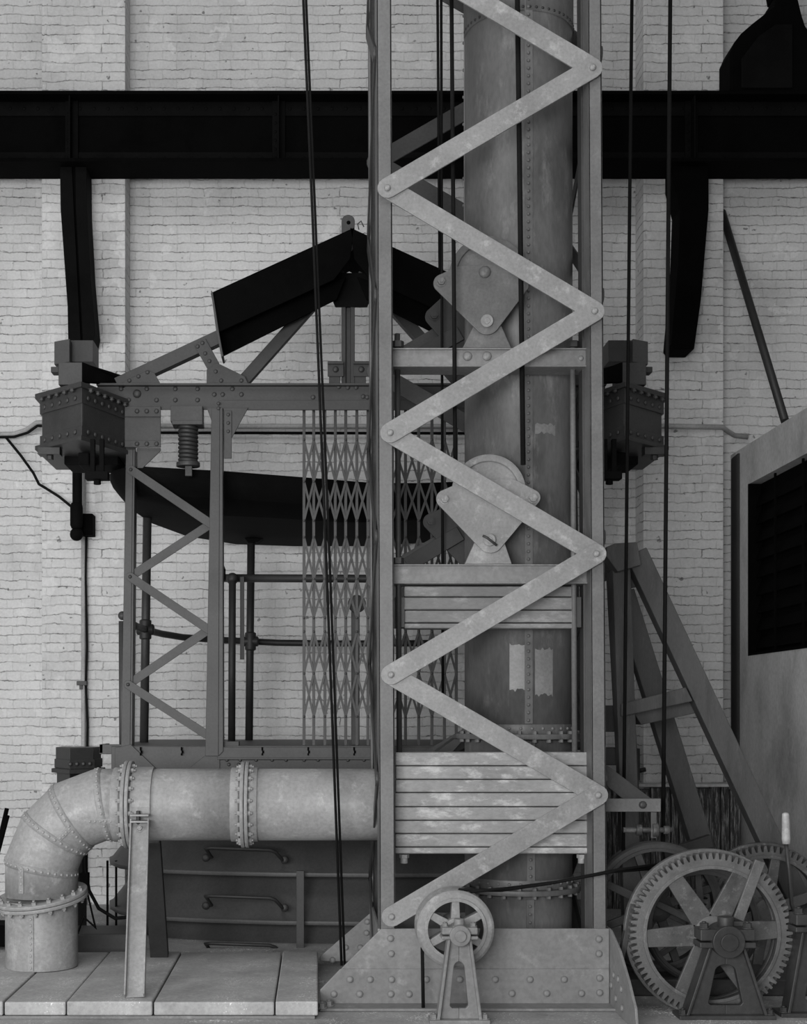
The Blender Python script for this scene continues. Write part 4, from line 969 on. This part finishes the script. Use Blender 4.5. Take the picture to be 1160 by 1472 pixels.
spoke_wheel('gear_wheel', 'second toothed gear wheel behind the big one, at the right edge', (1102, 1312), 8.75, 96, 16, 6, 20, 'dgear', 'gear wheel', teeth=64, width=.07, hub=20, spw=14, flange_px=99)
spoke_wheel('flywheel', 'dark spoked flywheel behind the big gear, against the tower', (945, 1305), 8.45, 95, 12, 8, 20, 'gdark', 'wheel', width=.10, hub=20, spw=11)
spoke_wheel('flywheel', 'dark narrow spoked wheel deep between the winch gears', (1010, 1330), 8.3, 84, 9, 6, 35, 'gdark', 'wheel', width=.05, hub=20, spw=9)
# drum on shaft
dr = thing('winch_drum', W(1030, 1345, 8.1), 'dark horizontal winch drum and shaft behind the big gear wheel', 'drum')
MB().cyl(W(1036, 1346, 7.93), W(1036, 1346, 8.25), .17, 40).build('drum', 'gdark', dr, .004)
MB().cyl(W(1043, 1351, 7.62), W(1000, 1322, 9.0), .045, 20).build('axle', 'gdark', dr, .002)
st = pedestal('bearing_stand', 'dark cast stand cut by the right picture edge beside the big gear', (1178, 1330), 7.72, 26, 46, 0, 'gdark', 22)
lvr = MB().beam(W(1093, 1238, 7.70), W(1062, 1322, 7.70), S(15, 7.7), .02).build('brake_lever', 'gear', None, .003)
tag(lvr, 'flat worn lever bar lying across the top right of the big gear wheel', 'lever')
hl = thing('hand_lever', W(1138, 1300, 8.2), 'thin iron hand lever with a white grip above the gears', 'lever')
MB().lathe([(.022, 0), (.025, .03), (.022, .15), (.02, .178), (.008, .185)], W(1130, 1213, 8.2), (-.02, 0, 1), 18).build('grip', 'white', hl, 0)
MB().tube([W(1130, 1213, 8.2), W(1134, 1250, 8.2), W(1138, 1300, 8.2), W(1150, 1330, 8.2), W(1152, 1432, 8.2)], .012, 10).build('rod', 'frame', hl, 0)
bd_ = thing('brake_strap', W(890, 1420, 7.9), 'sloping flat strap at the left rim of the big gear wheel', 'strap')
MB().beam(W(910, 1300, 7.86), W(892, 1390, 7.86), S(7, 7.86), .06).build('strap', 'frame', bd_, .002)
mb_ = MB().box(X_(880, 8.3), X_(1200, 8.3), 8.25, 8.9, 0, .10).build('winch_bed', 'gdark', None, .01)
tag(mb_, 'low dark bed frame under the rear winch wheels', 'bed')
dk = MB().box(X_(1000, 10.9), 3.6, 10.9, 11.1, 0, Z_(1305, 10.9)).build('black_block', 'black', None, .01)  # plain black block filling the space behind the gears
tag(dk, 'low plain black block behind the winch gears', 'bin')
tb_ = MB().ppx([(980, 1214), (1022, 1200), (1026, 1218), (1010, 1222), (1005, 1260), (960, 1260), (955, 1225)], 9.65, 9.72).build('foot_gusset', 'gdark', None, .004)
tag(tb_, 'dark angled plate at the foot of the inner trestle leg', 'plate')
# little pulley with stand in front
spoke_wheel('rope_pulley', 'small grey spoked rope pulley in front of the tower base', (655, 1336), 7.70, 56, 14, 6, 30, 'brace', 'pulley', width=.20, hub=17, spw=11)
pedestal('pulley_stand', 'slim grey cast stand carrying the small spoked pulley', (660, 1343), 7.55, 15, 30, 0, 'base', 15, dep=.09)
o = MB().tube([W(607, 1362, 7.85), W(608.5, 1455, 7.85)], .010, 8).cyl(W(608.5, 1457, 7.85), W(608.5, 1449, 7.85), .02, 10, .012).build('iron_pin', 'cable', None, 0)
tag(o, 'thin black upright pin left of the small pulley stand', 'pin')
for pts_, lb_ in (([W(660, 1279, 7.74), W(720, 1280, 7.9), W(790, 1270, 7.92), W(880, 1253, 7.93), W(960, 1247, 8.5)], 'upper strand of rope from the small pulley to the winch'),
                  ([W(676, 1282, 7.75), W(730, 1277, 7.92), W(800, 1268, 7.93), W(885, 1251, 7.94), W(965, 1240, 8.5)], 'lower strand of rope from the small pulley to the winch')):
    o = MB().tube(pts_, .009, 8).build('winch_rope', 'cable', None, 0); tag(o, lb_, 'rope')

# ------------------------------------------------------------------ light and camera
def area(name, loc, tgt, sx, sy, e):
    l = bpy.data.lights.new(name, 'AREA'); l.shape = 'RECTANGLE'; l.size = sx; l.size_y = sy; l.energy = e
    o = bpy.data.objects.new(name, l); COL.objects.link(o); o.location = loc
    o.rotation_euler = (V(tgt)-V(loc)).to_track_quat('-Z', 'Y').to_euler(); return o
area('skylight', (-1.0, 4.5, 8.5), (.5, 9.3, 0), 8, 3.5, 200)
area('hall_windows', (-2.2, -1.5, 2.2), (1.8, 11, 1.0), 5, 2.6, 800)
area('left_fill', (-6.2, 4.5, 2.0), (-.2, 12, 1.6), 3, 3, 160)  # added unseen light: brightens the lower left wall, fades rightward
wd = bpy.data.worlds.new('world'); bpy.context.scene.world = wd; wd.use_nodes = True
wd.node_tree.nodes['Background'].inputs[0].default_value = (1, 1, 1, 1); wd.node_tree.nodes['Background'].inputs[1].default_value = .11
cam = bpy.data.cameras.new('camera'); co = bpy.data.objects.new('camera', cam); COL.objects.link(co)
co.location = (0, 0, EYE); co.rotation_euler = (PI/2, 0, 0)
cam.sensor_fit = 'VERTICAL'; cam.sensor_height = 36; cam.lens = F*36/1472
cam.shift_x = (580-CX)/1472; cam.shift_y = (CY-736)/1472
cam.clip_end = 100
sc = bpy.context.scene; sc.camera = co
sc.view_settings.view_transform = 'Standard'; sc.view_settings.look = 'None'; sc.view_settings.exposure = 0; sc.view_settings.gamma = 1
